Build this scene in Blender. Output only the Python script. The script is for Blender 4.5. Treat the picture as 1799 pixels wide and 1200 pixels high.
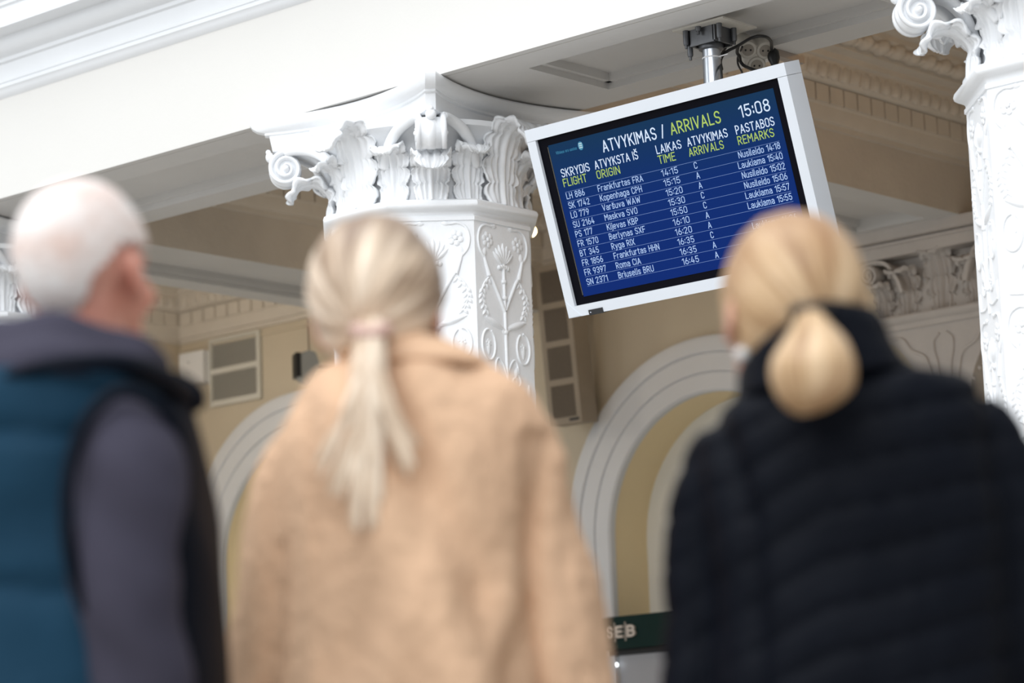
import bpy, bmesh, math, random
from mathutils import Vector, Matrix, noise
random.seed(7)
R = math.radians
C = bpy.context.scene.collection
for _o in list(bpy.data.objects):
    bpy.data.objects.remove(_o, do_unlink=True)

# ------------------------------------------------------------------ camera
Z0 = 0.88                                    # eye height above the floor
FPX = 4942.7                                 # focal length in pixels of a 1799 wide frame
YAW, PITCH, ROLL = R(41.846), R(9.965), R(-2.0774)
fw = Vector((-math.sin(YAW) * math.cos(PITCH), math.cos(YAW) * math.cos(PITCH), math.sin(PITCH)))
rt = fw.cross(Vector((0, 0, 1))).normalized()
up = rt.cross(fw)
rt, up = math.cos(ROLL) * rt + math.sin(ROLL) * up, -math.sin(ROLL) * rt + math.cos(ROLL) * up
FH = Vector((-math.sin(YAW), math.cos(YAW), 0))      # horizontal forward
RH = Vector((math.cos(YAW), math.sin(YAW), 0))       # horizontal right
EYE = Vector((0, 0, Z0))
cam = bpy.data.cameras.new('camera')
cam.sensor_width = 36.0
cam.lens = FPX * 36.0 / 1799.0
cam.clip_start, cam.clip_end = 0.1, 200
co = bpy.data.objects.new('camera', cam)
C.objects.link(co)
M = Matrix((rt, up, -fw)).transposed().to_4x4()
M.translation = EYE
co.matrix_world = M
bpy.context.scene.camera = co
cam.dof.use_dof = True
cam.dof.focus_distance = 9.3
cam.dof.aperture_fstop = 2.8
sc = bpy.context.scene
sc.view_settings.view_transform = 'Standard'
sc.view_settings.look = 'None'
sc.view_settings.gamma = 1.0
sc.view_settings.use_curve_mapping = False
sc.view_settings.exposure = 0.13

# ------------------------------------------------------------------ light: daylight of the hall
w = bpy.data.worlds.new('hall_daylight')
sc.world = w
w.use_nodes = True
bg = w.node_tree.nodes['Background']
bg.inputs['Color'].default_value = (0.93, 0.965, 1.0, 1)
bg.inputs['Strength'].default_value = 0.55

def area(name, loc, target, sx, sy, power, col):
    l = bpy.data.lights.new(name, 'AREA')
    l.shape = 'RECTANGLE'
    l.size, l.size_y = sx, sy
    l.energy = power
    l.color = col
    o = bpy.data.objects.new(name, l)
    C.objects.link(o)
    o.location = loc
    o.rotation_euler = (Vector(target) - Vector(loc)).to_track_quat('-Z', 'Y').to_euler()
    return o
area('hall_window_light', (0.5, -7.5, 9.5), (-6.5, 7.0, 2.9), 13.0, 7.0, 1250, (0.96, 0.98, 1.0))
area('hall_skylight', (-5.0, 0.5, 12.0), (-5.2, 2.2, 0.0), 11.0, 8.0, 1000, (0.97, 0.985, 1.0))

area('side_fill_light', (-13.5, -3.5, 4.2), (-10.6, 10.7, 2.4), 5.0, 4.0, 300, (0.93, 0.97, 1.0))  # unseen light added to brighten the left bays and lower back wall
def globe(loc, e, col):
    l = bpy.data.lights.new('globe_or_fill_light', 'POINT')
    l.energy, l.color, l.shadow_soft_size = e, col, 0.06
    o = bpy.data.objects.new('globe_or_fill_light', l)
    C.objects.link(o)
    o.location = loc

# ------------------------------------------------------------------ materials
def mat(name, col, rough=0.6, var=0.0, scale=6.0, bump=0.0, bscale=40.0, metal=0.0, emit=None, estr=0.0, spec=0.5, sheen=0.0, stretch=(1, 1, 1), coord='Object', col2=None):
    m = bpy.data.materials.new(name)
    m.use_nodes = True
    nt = m.node_tree
    b = nt.nodes['Principled BSDF']
    b.inputs['Base Color'].default_value = (*col, 1)
    b.inputs['Roughness'].default_value = rough
    b.inputs['Metallic'].default_value = metal
    b.inputs['Specular IOR Level'].default_value = spec
    if sheen:
        b.inputs['Sheen Weight'].default_value = sheen
        b.inputs['Sheen Roughness'].default_value = 0.6
        b.inputs['Sheen Tint'].default_value = (*col, 1)
    if emit:
        b.inputs['Emission Color'].default_value = (*emit, 1)
        b.inputs['Emission Strength'].default_value = estr
    if var or bump:
        tc = nt.nodes.new('ShaderNodeTexCoord')
        mp = nt.nodes.new('ShaderNodeMapping')
        mp.inputs['Scale'].default_value = stretch
        nt.links.new(tc.outputs[coord], mp.inputs['Vector'])
    if var:
        n = nt.nodes.new('ShaderNodeTexNoise')
        n.inputs['Scale'].default_value = scale
        n.inputs['Detail'].default_value = 5
        n.inputs['Roughness'].default_value = 0.6
        nt.links.new(mp.outputs['Vector'], n.inputs['Vector'])
        rp = nt.nodes.new('ShaderNodeValToRGB')
        rp.color_ramp.elements[0].position = 0.32
        rp.color_ramp.elements[1].position = 0.68
        c2 = col2 or tuple(max(0, c * (1 - var)) for c in col)
        rp.color_ramp.elements[0].color = (*c2, 1)
        rp.color_ramp.elements[1].color = (*col, 1)
        nt.links.new(n.outputs['Fac'], rp.inputs['Fac'])
        nt.links.new(rp.outputs['Color'], b.inputs['Base Color'])
    if bump:
        n2 = nt.nodes.new('ShaderNodeTexNoise')
        n2.inputs['Scale'].default_value = bscale
        n2.inputs['Detail'].default_value = 4
        nt.links.new(mp.outputs['Vector'], n2.inputs['Vector'])
        bp = nt.nodes.new('ShaderNodeBump')
        bp.inputs['Strength'].default_value = bump
        bp.inputs['Distance'].default_value = 0.01
        nt.links.new(n2.outputs['Fac'], bp.inputs['Height'])
        nt.links.new(bp.outputs['Normal'], b.inputs['Normal'])
    return m

M_WHITE = mat('white_painted_plaster', (0.88, 0.90, 0.925), 0.55, 0.04, 3.0, 0.12, 60)
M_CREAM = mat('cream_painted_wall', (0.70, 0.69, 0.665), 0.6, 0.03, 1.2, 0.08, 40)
M_TRIMW = mat('white_cornice_paint', (0.78, 0.80, 0.825), 0.55, 0.04, 3.0)
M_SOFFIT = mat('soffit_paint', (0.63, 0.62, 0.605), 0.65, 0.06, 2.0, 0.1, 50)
M_OCHRE = mat('ochre_wall_paint', (0.60, 0.52, 0.395), 0.65, 0.08, 1.6, 0.1, 40)
M_COFFER = mat('coffer_paint', (0.60, 0.54, 0.465), 0.7, 0.14, 2.6, 0.25, 45)
M_CORN = mat('coffer_moulding_paint', (0.66, 0.60, 0.52), 0.7, 0.12, 3.0, 0.25, 45)
M_ARCH = mat('arch_surround_paint', (0.72, 0.73, 0.75), 0.6, 0.05, 2.0, 0.08, 50)
M_PILA = mat('dimmed_grey_plaster', (0.56, 0.52, 0.485), 0.7, 0.12, 5.0, 0.2, 50)  # darker than the arch paint to stand in for dimmer light there
M_GOLD = mat('gold_ochre_reveal', (0.90, 0.74, 0.46), 0.6, 0.06, 1.5, 0.05, 40)
M_NICHE = mat('niche_white', (0.90, 0.90, 0.86), 0.6, 0.04, 2.0)
M_FLOOR = mat('terrazzo_floor', (0.57, 0.54, 0.50), 0.35, 0.25, 9.0)
M_CASE = mat('white_metal_case', (0.66, 0.70, 0.755), 0.4, 0.02, 4.0)
M_BEZEL = mat('black_bezel', (0.004, 0.004, 0.007), 0.25, spec=0.04)
M_STEEL = mat('brushed_steel', (0.62, 0.66, 0.72), 0.28, 0.05, 30, metal=1.0, stretch=(8, 8, .4))
M_DARKSTEEL = mat('dark_steel', (0.15, 0.155, 0.165), 0.42, 0.2, 20, metal=0.7)
M_CABLE = mat('black_cable', (0.012, 0.012, 0.013), 0.45)
M_SOCKET = mat('aged_white_plastic', (0.58, 0.55, 0.49), 0.5, 0.1, 20)
M_HOLE = mat('socket_recess', (0.30, 0.27, 0.23), 0.6)
M_SPKBROWN = mat('brown_speaker_cabinet', (0.33, 0.275, 0.21), 0.6, 0.1, 6)
M_SPKGRID = mat('brown_speaker_mesh', (0.19, 0.155, 0.118), 0.7, 0.4, 260, 0.8, 260)
M_PLASTIC = mat('white_plastic', (0.78, 0.78, 0.78), 0.45)
M_GREYPL = mat('grey_plastic', (0.33, 0.34, 0.33), 0.5, 0.06, 8)
M_BLACKPL = mat('black_plastic', (0.01, 0.01, 0.011), 0.5)
M_GRILLE = mat('louvre_paint', (0.66, 0.64, 0.57), 0.55, 0.05, 8)
M_GREEN = mat('dark_green_sign', (0.0025, 0.020, 0.017), 0.45, spec=.15)
M_LETTER = mat('brushed_letter', (0.62, 0.54, 0.47), 0.4, metal=0.3)
M_SILVER = mat('silver_panel', (0.55, 0.60, 0.66), 0.4, 0.04, 5, metal=0.35)
M_GREYPANEL = mat('grey_panel', (0.34, 0.34, 0.36), 0.45)
M_BULB = mat('lit_bulb', (1, .9, .7), 0.3, emit=(1.0, 0.78, 0.42), estr=6.0)

# ------------------------------------------------------------------ mesh helpers
BASE = {}
def base_of(o):
    while o.parent:
        o = o.parent
    return BASE.get(o.name, Vector((0, 0, 0)))
def tag(o, label=None, cat=None, group=None, kind=None):
    for k, v in (('label', label), ('category', cat), ('group', group), ('kind', kind)):
        if v:
            o[k] = v
    return o
def empty(name, loc, label, cat, group=None, kind=None):
    o = bpy.data.objects.new(name, None)
    C.objects.link(o)
    o.location = loc
    o.empty_display_size = 0.1
    BASE[o.name] = Vector(loc)
    return tag(o, label, cat, group, kind)
def mk(name, bm, m, parent=None, base=None, smooth=True, ang=38):
    """link bm (world coordinates) as ONE mesh object; base = origin of a new top-level mesh"""
    b = base_of(parent) if parent else Vector(base or (0, 0, 0))
    bmesh.ops.translate(bm, verts=bm.verts, vec=-b)
    bmesh.ops.recalc_face_normals(bm, faces=bm.faces)
    for f in bm.faces:
        f.smooth = smooth
    if smooth:
        a = R(ang)
        for e in bm.edges:
            if len(e.link_faces) == 2 and e.calc_face_angle(0) > a:
                e.smooth = False
    me = bpy.data.meshes.new(name)
    bm.to_mesh(me)
    bm.free()
    me.materials.append(m)
    o = bpy.data.objects.new(name, me)
    C.objects.link(o)
    if parent:
        o.parent = parent
    else:
        o.location = b
        BASE[o.name] = b
    return o
def struct(name, bm, m, smooth=True):
    o = mk(name, bm, m, smooth=smooth)
    o['kind'] = 'structure'
    return o
def box(bm, x0, x1, y0, y1, z0, z1):
    v = [bm.verts.new((x, y, z)) for z in (z0, z1) for y in (y0, y1) for x in (x0, x1)]
    for f in ((0, 1, 3, 2), (4, 6, 7, 5), (0, 4, 5, 1), (2, 3, 7, 6), (0, 2, 6, 4), (1, 5, 7, 3)):
        bm.faces.new([v[i] for i in f])
    return v
def obox(bm, c, ax, ay, az):
    """box from a centre and three half-axis vectors"""
    c, ax, ay, az = map(Vector, (c, ax, ay, az))
    v = [bm.verts.new(c + ax * i + ay * j + az * k) for k in (-1, 1) for j in (-1, 1) for i in (-1, 1)]
    for f in ((0, 1, 3, 2), (4, 6, 7, 5), (0, 4, 5, 1), (2, 3, 7, 6), (0, 2, 6, 4), (1, 5, 7, 3)):
        bm.faces.new([v[i] for i in f])
def bevel(bm, w, seg=2):
    es = [e for e in bm.edges if len(e.link_faces) == 2 and e.calc_face_angle(0) > 0.6]
    bmesh.ops.bevel(bm, geom=es, offset=w, segments=seg, affect='EDGES', profile=0.5)
def loft(bm, rings, closed=True, caps=True):
    vs = [[bm.verts.new(p) for p in r] for r in rings]
    n = len(vs[0])
    for a, b in zip(vs, vs[1:]):
        for i in range(n if closed else n - 1):
            j = (i + 1) % n
            bm.faces.new((a[i], a[j], b[j], b[i]))
    if caps and closed:
        bm.faces.new(vs[0][::-1])
        bm.faces.new(vs[-1])
    return vs
def tube(bm, pts, rad, n=8, caps=True, flat=None, fscale=1.0):
    """tube along pts; rad a number or list; flat = direction squashed by fscale"""
    pts = [Vector(p) for p in pts]
    if not isinstance(rad, (list, tuple)):
        rad = [rad] * len(pts)
    rings, prev = [], None
    for i, p in enumerate(pts):
        t = (pts[min(i + 1, len(pts) - 1)] - pts[max(i - 1, 0)])
        if t.length < 1e-9:
            t = Vector((0, 0, 1))
        t.normalize()
        if prev is None:
            s = flat or (Vector((0, 0, 1)) if abs(t.z) < 0.9 else Vector((1, 0, 0)))
            nx = (s - t * s.dot(t)).normalized()
        else:
            nx = (prev - t * prev.dot(t)).normalized()
        prev = nx
        ny = t.cross(nx)
        ring = []
        for k in range(n):
            a = 2 * math.pi * k / n
            q = nx * math.cos(a) * rad[i] + ny * math.sin(a) * rad[i]
            if flat:
                q -= flat * q.dot(flat) * (1 - fscale)
            ring.append(p + q)
        rings.append(ring)
    loft(bm, rings, True, caps)
def smoothpath(pts, n=6):
    """Catmull-Rom through pts"""
    pts = [Vector(p) for p in pts]
    out = []
    for i in range(len(pts) - 1):
        p0, p1, p2, p3 = pts[max(i - 1, 0)], pts[i], pts[i + 1], pts[min(i + 2, len(pts) - 1)]
        for k in range(n):
            t = k / n
            out.append(0.5 * ((2 * p1) + (p2 - p0) * t + (2 * p0 - 5 * p1 + 4 * p2 - p3) * t * t + (3 * p1 - p0 - 3 * p2 + p3) * t ** 3))
    out.append(pts[-1])
    return out
def interp(tab, t):
    """piecewise linear table [(t, value)]"""
    if t <= tab[0][0]:
        return tab[0][1]
    for (a, va), (b, vb) in zip(tab, tab[1:]):
        if t <= b:
            return va + (vb - va) * (t - a) / (b - a)
    return tab[-1][1]
def ball(bm, c, r, seg=12, rings=8, sc=(1, 1, 1), mtx=None):
    c = Vector(c)
    def q(v):
        v = Vector((v[0] * r * sc[0], v[1] * r * sc[1], v[2] * r * sc[2]))
        return bm.verts.new(c + ((mtx @ v) if mtx else v))
    top, bot = q((0, 0, 1)), q((0, 0, -1))
    rows = []
    for i in range(1, rings):
        a = math.pi * i / rings
        rows.append([q((math.sin(a) * math.cos(2 * math.pi * k / seg), math.sin(a) * math.sin(2 * math.pi * k / seg), math.cos(a))) for k in range(seg)])
    for k in range(seg):
        n = (k + 1) % seg
        bm.faces.new((top, rows[0][k], rows[0][n]))
        bm.faces.new((bot, rows[-1][n], rows[-1][k]))
        for a, b in zip(rows, rows[1:]):
            bm.faces.new((a[k], b[k], b[n], a[n]))
def lathe(bm, prof, n=48, c=(0, 0, 0), a0=0.0):
    rings = [[Vector((c[0] + r * math.cos(a0 + 2 * math.pi * k / n), c[1] + r * math.sin(a0 + 2 * math.pi * k / n), c[2] + z)) for k in range(n)] for r, z in prof]
    loft(bm, rings)
def prism_x(bm, prof, x0, x1):
    """profile [(y, z)] swept along X, closed polygon"""
    loft(bm, [[Vector((x, y, z)) for y, z in prof] for x in (x0, x1)])
def copy_tree(o, parent=None):
    c = o.copy()
    C.objects.link(c)
    if parent:
        c.parent = parent
    for ch in list(o.children):
        copy_tree(ch, c)
    return c
def ray(px, py):
    return fw + rt * ((px - 899.5) / FPX) - up * ((py - 600) / FPX)
def P(px, py, D):
    """the place that is D metres away (level distance) in the direction of a point of the view"""
    d = ray(px, py)
    return EYE + d * (D / d.dot(FH))
def onplane(px, py, ax, val):
    d = ray(px, py)
    return EYE + d * ((val - EYE[ax]) / d[ax])
# ================================================================== the setting
ZS = 2.65 + Z0            # soffit of all beams
ZC = 2.905 + Z0           # underside of the coffer cornices
ZT = 3.30 + Z0            # coffer ceiling
YF, YB = 7.0, 7.77        # main beam, hall side and arcade side
YW = 10.7                 # back wall
COLX = (-9.69, -7.0, -4.21)
BEAMX = (-9.69, -7.0, -4.31)
XL, XR = -12.17, 1.0

bm = bmesh.new(); box(bm, -26, 6, -14, 12.5, -0.1, 0.0)
struct('floor', bm, M_FLOOR, False)

# main beam: fascia board, gap, soffit with sunken panels
bm = bmesh.new()
RB = 0.055
box(bm, -14.5, XR, YF, YF + 0.034, ZS, 3.10 + Z0)
box(bm, -14.5, XR, YF + 0.040, 7.185, ZS + 0.001, ZS + RB)
box(bm, -14.5, XR, 7.62, YB, ZS + 0.001, ZS + RB)
xs = [-14.5]
for c in (-12.38,) + BEAMX + (-1.62,):
    xs += [c - 0.69, c + 0.69]
xs.append(XR)
for a, b in zip(xs[1::2], xs[2::2]):
    box(bm, a, b, 7.185, 7.62, ZS + 0.001, ZS + RB)
for a, b in zip(xs[0::2], xs[1::2]):          # little step moulding inside each sunken panel
    if b - a < 0.1:
        continue
    z0, z1, t = ZS + RB * .45, ZS + RB, 0.022
    box(bm, a, b, 7.185, 7.185 + t, z0, z1); box(bm, a, b, 7.62 - t, 7.62, z0, z1)
    box(bm, a, a + t, 7.185, 7.62, z0, z1); box(bm, b - t, b, 7.185, 7.62, z0, z1)
box(bm, -14.5, XR, YF + 0.036, YB, ZS + RB, ZT + .1)
o = struct('wall_front', bm, M_CREAM, False)
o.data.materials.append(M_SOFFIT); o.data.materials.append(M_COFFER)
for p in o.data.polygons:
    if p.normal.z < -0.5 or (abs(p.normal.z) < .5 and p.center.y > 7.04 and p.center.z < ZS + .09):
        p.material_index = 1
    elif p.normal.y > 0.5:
        p.material_index = 2
bm = bmesh.new(); box(bm, -14.5, XR, YF + .01, YB, 3.09 + Z0, 7.5)
struct('wall_front_upper', bm, M_CREAM, False)

# classical cornice along the hall side of the beam
z = Z0
prof = [(0, 3.066), (.006, 3.070), (.014, 3.076), (.024, 3.088), (.028, 3.099), (.034, 3.103), (.034, 3.116), (.029, 3.118), (.029, 3.121), (.034, 3.123), (.034, 3.132), (.029, 3.136),
        (.029, 3.202), (.042, 3.207), (.042, 3.223), (.048, 3.226), (.068, 3.231), (.084, 3.243), (.093, 3.262), (.096, 3.283), (.096, 3.288),
        (.185, 3.288), (.185, 3.296), (.178, 3.300), (.178, 3.372), (.188, 3.378), (.188, 3.392), (.20, 3.40), (.22, 3.43), (.235, 3.47), (.24, 3.475), (.24, 3.54), (-.02, 3.54), (-.02, 3.066)]
bm = bmesh.new(); prism_x(bm, [(YF + .002 - d, zz + Z0) for d, zz in prof], -14.5, XR)
struct('trim_1', bm, M_TRIMW)

# cross beams over the arcade
for i, c in enumerate(BEAMX + (-1.62,)):
    bm = bmesh.new()
    x0, x1 = c - 0.34, c + 0.335
    bd = 0.15
    box(bm, x0, x0 + bd, YB, YW + .02, ZS, ZS + RB)
    box(bm, x1 - bd, x1, YB, YW + .02, ZS, ZS + RB)
    box(bm, x0 + bd, x1 - bd, YB, YB + .22, ZS, ZS + RB)
    box(bm, x0 + bd, x1 - bd, YW - .3, YW + .02, ZS, ZS + RB)
    for a, b in ((x0 + bd, x0 + bd + .022), (x1 - bd - .022, x1 - bd)):
        box(bm, a, b, YB + .22, YW - .3, ZS + RB * .45, ZS + RB)
    box(bm, x0, x1, YB, YW + .02, ZS + RB, ZT + .1)
    o = struct('beam_%d' % (i + 1), bm, M_COFFER, False)
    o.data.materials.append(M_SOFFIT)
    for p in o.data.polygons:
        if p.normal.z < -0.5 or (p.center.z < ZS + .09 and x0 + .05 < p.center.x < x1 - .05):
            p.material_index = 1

bm = bmesh.new(); box(bm, -14.5, XR, YF + .02, 12.4, ZT, ZT + .12)
struct('ceiling', bm, M_COFFER, False)

# coffer cornice: mitred loop of mouldings with dentils, eggs and a leaf row
CPROF = [(0, -.03), (.012, -.028), (.012, -.004), (.022, 0), (.03, .02), (.034, .06), (.040, .066), (.040, .145), (.062, .150), (.075, .158), (.085, .175),
         (.092, .205), (.098, .235), (.120, .240), (.124, .262), (.175, .268), (.179, .288), (.215, .305), (.25, .33), (.252, .352), (.30, .358), (.303, .42)]
def cornice(name, x0, x1, y0, y1):
    bm = bmesh.new()
    rings = []
    for d, h in CPROF:
        rings.append([Vector((x0 + d, y0 + d, ZC + h)), Vector((x1 - d, y0 + d, ZC + h)), Vector((x1 - d, y1 - d, ZC + h)), Vector((x0 + d, y1 - d, ZC + h))])
    loft(bm, rings, True, False)
    def run(n0, n1, step, fn):
        n = max(1, int(abs(n1 - n0) / step)); s = (n1 - n0) / n
        for k in range(n):
            fn(n0 + (k + .5) * s, s)
    for side in range(4):
        a0, a1 = (x0, x1) if side < 2 else (y0, y1)
        def put(t, d0, d1, h0, h1, hw, sph=None):
            if side == 0: lo, hi = (t - hw, y0 + d0), (t + hw, y0 + d1)
            elif side == 1: lo, hi = (t - hw, y1 - d1), (t + hw, y1 - d0)
            elif side == 2: lo, hi = (x0 + d0, t - hw), (x0 + d1, t + hw)
            else: lo, hi = (x1 - d1, t - hw), (x1 - d0, t + hw)
            if sph:
                cx, cy = (lo[0] + hi[0]) / 2, (lo[1] + hi[1]) / 2
                ball(bm, (cx, cy, ZC + (h0 + h1) / 2), 1, 8, 6, ((hi[0] - lo[0]) / 2, (hi[1] - lo[1]) / 2, (h1 - h0) / 2))
            else:
                box(bm, lo[0], hi[0], lo[1], hi[1], ZC + h0, ZC + h1)
        run(a0 + .06, a1 - .06, .098, lambda t, s: put(t, .030, .052, .069, .143, s * .44))
        run(a0 + .10, a1 - .10, .075, lambda t, s: put(t, .060, .106, .156, .236, s * .40, True))
        run(a0 + .10, a1 - .10, .075, lambda t, s: put(t + s / 2, .07, .104, .16, .232, s * .07, True))
        run(a0 + .24, a1 - .24, .115, lambda t, s: put(t, .17, .262, .268, .34, s * .40, True))
        run(a0 + .24, a1 - .24, .115, lambda t, s: put(t + s / 2, .18, .25, .274, .32, s * .16, True))
    return struct(name, bm, M_CORN)
edges = [XL] + [v for c in BEAMX + (-1.62,) for v in (c - .34, c + .335)] + [XR]
for i in range(0, 8, 2):
    cornice('trim_%d' % (2 + i // 2), edges[i], edges[i + 1], YB, YW)
bm = bmesh.new(); box(bm, XL - .2, XL, YB, 12.4, 0, ZT)
struct('wall_left', bm, M_OCHRE, False)
bm = bmesh.new(); box(bm, XR, XR + .2, YF, 12.4, 0, 7.5)
struct('wall_right', bm, M_OCHRE, False)

# back wall with round arches
ARCHES = [(-11.16, 1.54 + Z0, .655), (-8.29, 1.435 + Z0, .655), (-5.6, 1.435 + Z0, .655), (-2.95, 1.435 + Z0, .655)]
DEP = 0.25
bm = bmesh.new()
x = XL - .2
segs = []
for (c, zc, r) in ARCHES:
    segs.append((x, c - r, None))
    n = 40
    for k in range(n):
        a, b = math.pi - math.pi * k / n, math.pi - math.pi * (k + 1) / n
        segs.append((c + r * math.cos(a), c + r * math.cos(b), (zc + r * math.sin(a), zc + r * math.sin(b))))
    x = c + r
segs.append((x, XR, None))
for a, b, zz in segs:
    za, zb = zz if zz else (0, 0)
    bm.faces.new([bm.verts.new(v) for v in ((a, YW, za), (b, YW, zb), (b, YW, ZT), (a, YW, ZT))])
bmesh.ops.remove_doubles(bm, verts=bm.verts, dist=1e-5)
struct('wall_back', bm, M_OCHRE, False)
bm = bmesh.new()
for (c, zc, r) in ARCHES:
    pts = [(c - r, 0)] + [(c + r * math.cos(math.pi - math.pi * k / 40), zc + r * math.sin(math.pi * k / 40)) for k in range(41)] + [(c + r, 0)]
    loft(bm, [[Vector((px, y, pz)) for px, pz in pts] for y in (YW - .001, YW + DEP)], False, False)
struct('wall_back_reveals', bm, M_GOLD)
bm = bmesh.new(); box(bm, XL - .2, XR, YW + DEP, YW + DEP + .15, 0, ZT)
struct('wall_back_niches', bm, M_NICHE, False)
# arch surrounds: stepped flat bands
for i, (c, zc, r) in enumerate(ARCHES):
    prof = [(r - .004, 0), (r - .004, .035), (r + .006, .045), (r + .085, .045), (r + .090, .038), (r + .095, .050), (r + .180, .050), (r + .186, .042), (r + .192, .056),
            (r + .255, .060), (r + .268, .052), (r + .275, .03), (r + .275, 0)]
    path = [(c - 1, 0, 'l')]
    bm = bmesh.new()
    rings = []
    def ring(fx):
        return [Vector(fx(rr, d)) for rr, d in prof]
    rings.append(ring(lambda rr, d: (c - rr, YW - d, 0)))
    for k in range(49):
        a = math.pi - math.pi * k / 48
        rings.append(ring(lambda rr, d: (c + rr * math.cos(a), YW - d, zc + rr * math.sin(a))))
    rings.append(ring(lambda rr, d: (c + rr, YW - d, 0)))
    loft(bm, rings, False, False)
    struct('trim_%d' % (6 + i), bm, M_ARCH)
# thin picture-rail line under the cornice of the far bay
bm = bmesh.new(); box(bm, XL, BEAMX[0] - .34, YW - .012, YW, ZC - .075, ZC - .06)
box(bm, XL, XL + .012, YB, YW, ZC - .075, ZC - .06)
struct('trim_10', bm, M_OCHRE, False)
# ================================================================== columns
def spine_at(pts, t):
    n = len(pts) - 1
    f = min(t * n, n - 1e-6); i = int(f)
    return pts[i].lerp(pts[i + 1], f - i)
def acanthus(spine, W, lobes=5, nv=52, nu=24, thick=.010, flatface=False, seed=0):
    """curling lobed leaf; local: X tangent, Y outward, Z up; spine [(out, z)] from base to tip"""
    bm = bmesh.new()
    sp = smoothpath([(0, a, b) for a, b in spine], 10)
    front, back = [], []
    for i in range(nv + 1):
        v = i / nv
        p = spine_at(sp, v)
        t = (spine_at(sp, min(1, v + .05)) - spine_at(sp, max(0, v - .05))).normalized()
        nrm = Vector((0, t.z, -t.y))
        env = interp([(0, .70), (.15, .86), (.45, 1.0), (.7, .98), (.88, .80), (.96, .55), (1, .34)], v)
        ph = (v * lobes) % 1.0
        notch = math.exp(-(ph / .10) ** 2) + math.exp(-((1 - ph) / .10) ** 2)
        fr, bk = [], []
        for k in range(nu + 1):
            u = -1 + 2 * k / nu
            au = abs(u)
            wv = W * env * (1 - (.20 * notch if .08 < v < .97 else 0)) * (1 - .05 * abs(((v * lobes * 4) % 1.0) - .5) * 2)
            x = u * wv
            d = .012 * math.exp(-(u / .13) ** 2) * (1 - .6 * v)                    # midrib
            d -= .010 * math.exp(-((au - .22) / .06) ** 2) * (1 - .3 * v)            # channels beside it
            # veins that fan out of the foot towards each lobe
            d += .0075 * math.cos(2 * math.pi * (au * 3.3 - v * 1.0)) * min(1, max(0, (au - .2) * 4)) * (1 - .3 * v)
            d += .010 * au ** 3 * math.sin(2 * math.pi * (v * lobes + .1))           # ruffled rim
            d -= .010 * notch * max(0, au - .45)
            d -= x * x * (1.3 if not flatface else .5)                                # follows the round of the bell
            q = Vector((x, p.y, p.z - .18 * au * au * wv * (1 - v))) + nrm * d
            fr.append(bm.verts.new(q))
            bk.append(bm.verts.new(q - nrm * thick))
        front.append(fr); back.append(bk)
    for g, s_ in ((front, 1), (back, -1)):
        for a, b in zip(g, g[1:]):
            for k in range(nu):
                f = (a[k], a[k + 1], b[k + 1], b[k])
                bm.faces.new(f if s_ > 0 else f[::-1])
    rim = [r[0] for r in front] + front[-1][1:] + [r[-1] for r in front[::-1]][1:] + front[0][::-1][1:-1]
    rib = [r[0] for r in back] + back[-1][1:] + [r[-1] for r in back[::-1]][1:] + back[0][::-1][1:-1]
    for k in range(len(rim)):
        j = (k + 1) % len(rim)
        bm.faces.new((rim[k], rim[j], rib[j], rib[k]))
    return bm
def volute(rc, zc, Rv, width, stalk, arms=True):
    """scroll in the (out, z) plane with a stalk rising from the bell; local axes as acanthus"""
    bm = bmesh.new()
    pts = [Vector((0, a, b)) for a, b in smoothpath2(stalk)]
    n = 64
    turns = 2.1
    for i in range(n + 1):
        t = i / n
        a = R(100) - t * turns * 2 * math.pi
        r = Rv * (1 - t) ** .85 * .86 + Rv * .14
        pts.append(Vector((0, rc + r * math.cos(a), zc + r * math.sin(a))))
    m = len(pts)
    ns = m - n - 1
    rings = []
    for i, p in enumerate(pts):
        t = (pts[min(i + 1, m - 1)] - pts[max(i - 1, 0)]).normalized()
        nr = Vector((0, t.z, -t.y)) * -1
        q = i / (m - 1)
        th = .012 * (1 - .55 * q)
        wd = width * (.55 + .45 * min(1, i / max(1, ns))) * (1 + .10 * max(0, (i - ns) / (m - ns)))
        h = wd / 2
        prof = [(-h, 0), (-h, th), (-h * .72, th * 1.05), (-h * .62, -th * .2), (-h * .36, -th * .2), (-h * .24, th * 1.1), (h * .24, th * 1.1), (h * .36, -th * .2), (h * .62, -th * .2), (h * .72, th * 1.05), (h, th), (h, 0), (h * .7, -th * .8), (-h * .7, -th * .8)]
        rings.append([p + Vector((x, 0, 0)) + nr * y for x, y in prof])
    loft(bm, rings)
    # web of the scroll and its eye
    for hw, rr in ((width * .36, Rv * .93), (width * .49, Rv * .20)):
        k = 28
        loft(bm, [[Vector((s * hw, rc + rr * math.cos(2 * math.pi * j / k), zc + rr * math.sin(2 * math.pi * j / k))) for j in range(k)] for s in (-1, 1)])
    for s in (-1, 1):
        ball(bm, (s * width * .49, rc, zc), Rv * .18, 10, 6)
    # two curved stems springing sideways out of the bell and meeting over the scroll
    if arms:
        for s in (-1, 1):
            pp = smoothpath([(s * .165, rc - .215, zc - .075), (s * .150, rc - .17, zc - .01), (s * .115, rc - .11, zc + .040), (s * .070, rc - .05, zc + .062), (s * width * .42, rc + .0, zc + Rv)], 7)
            tube(bm, pp, [.017 + .004 * math.sin(math.pi * k / (len(pp) - 1)) for k in range(len(pp))], 8, True, Vector((0, 1, 0)), 1.0)
            tube(bm, [q + Vector((0, .014, .006)) for q in pp], .006, 6)
    return bm
def smoothpath2(p):
    return [(q.x, q.y) for q in smoothpath([(a, b, 0) for a, b in p], 8)]

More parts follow.
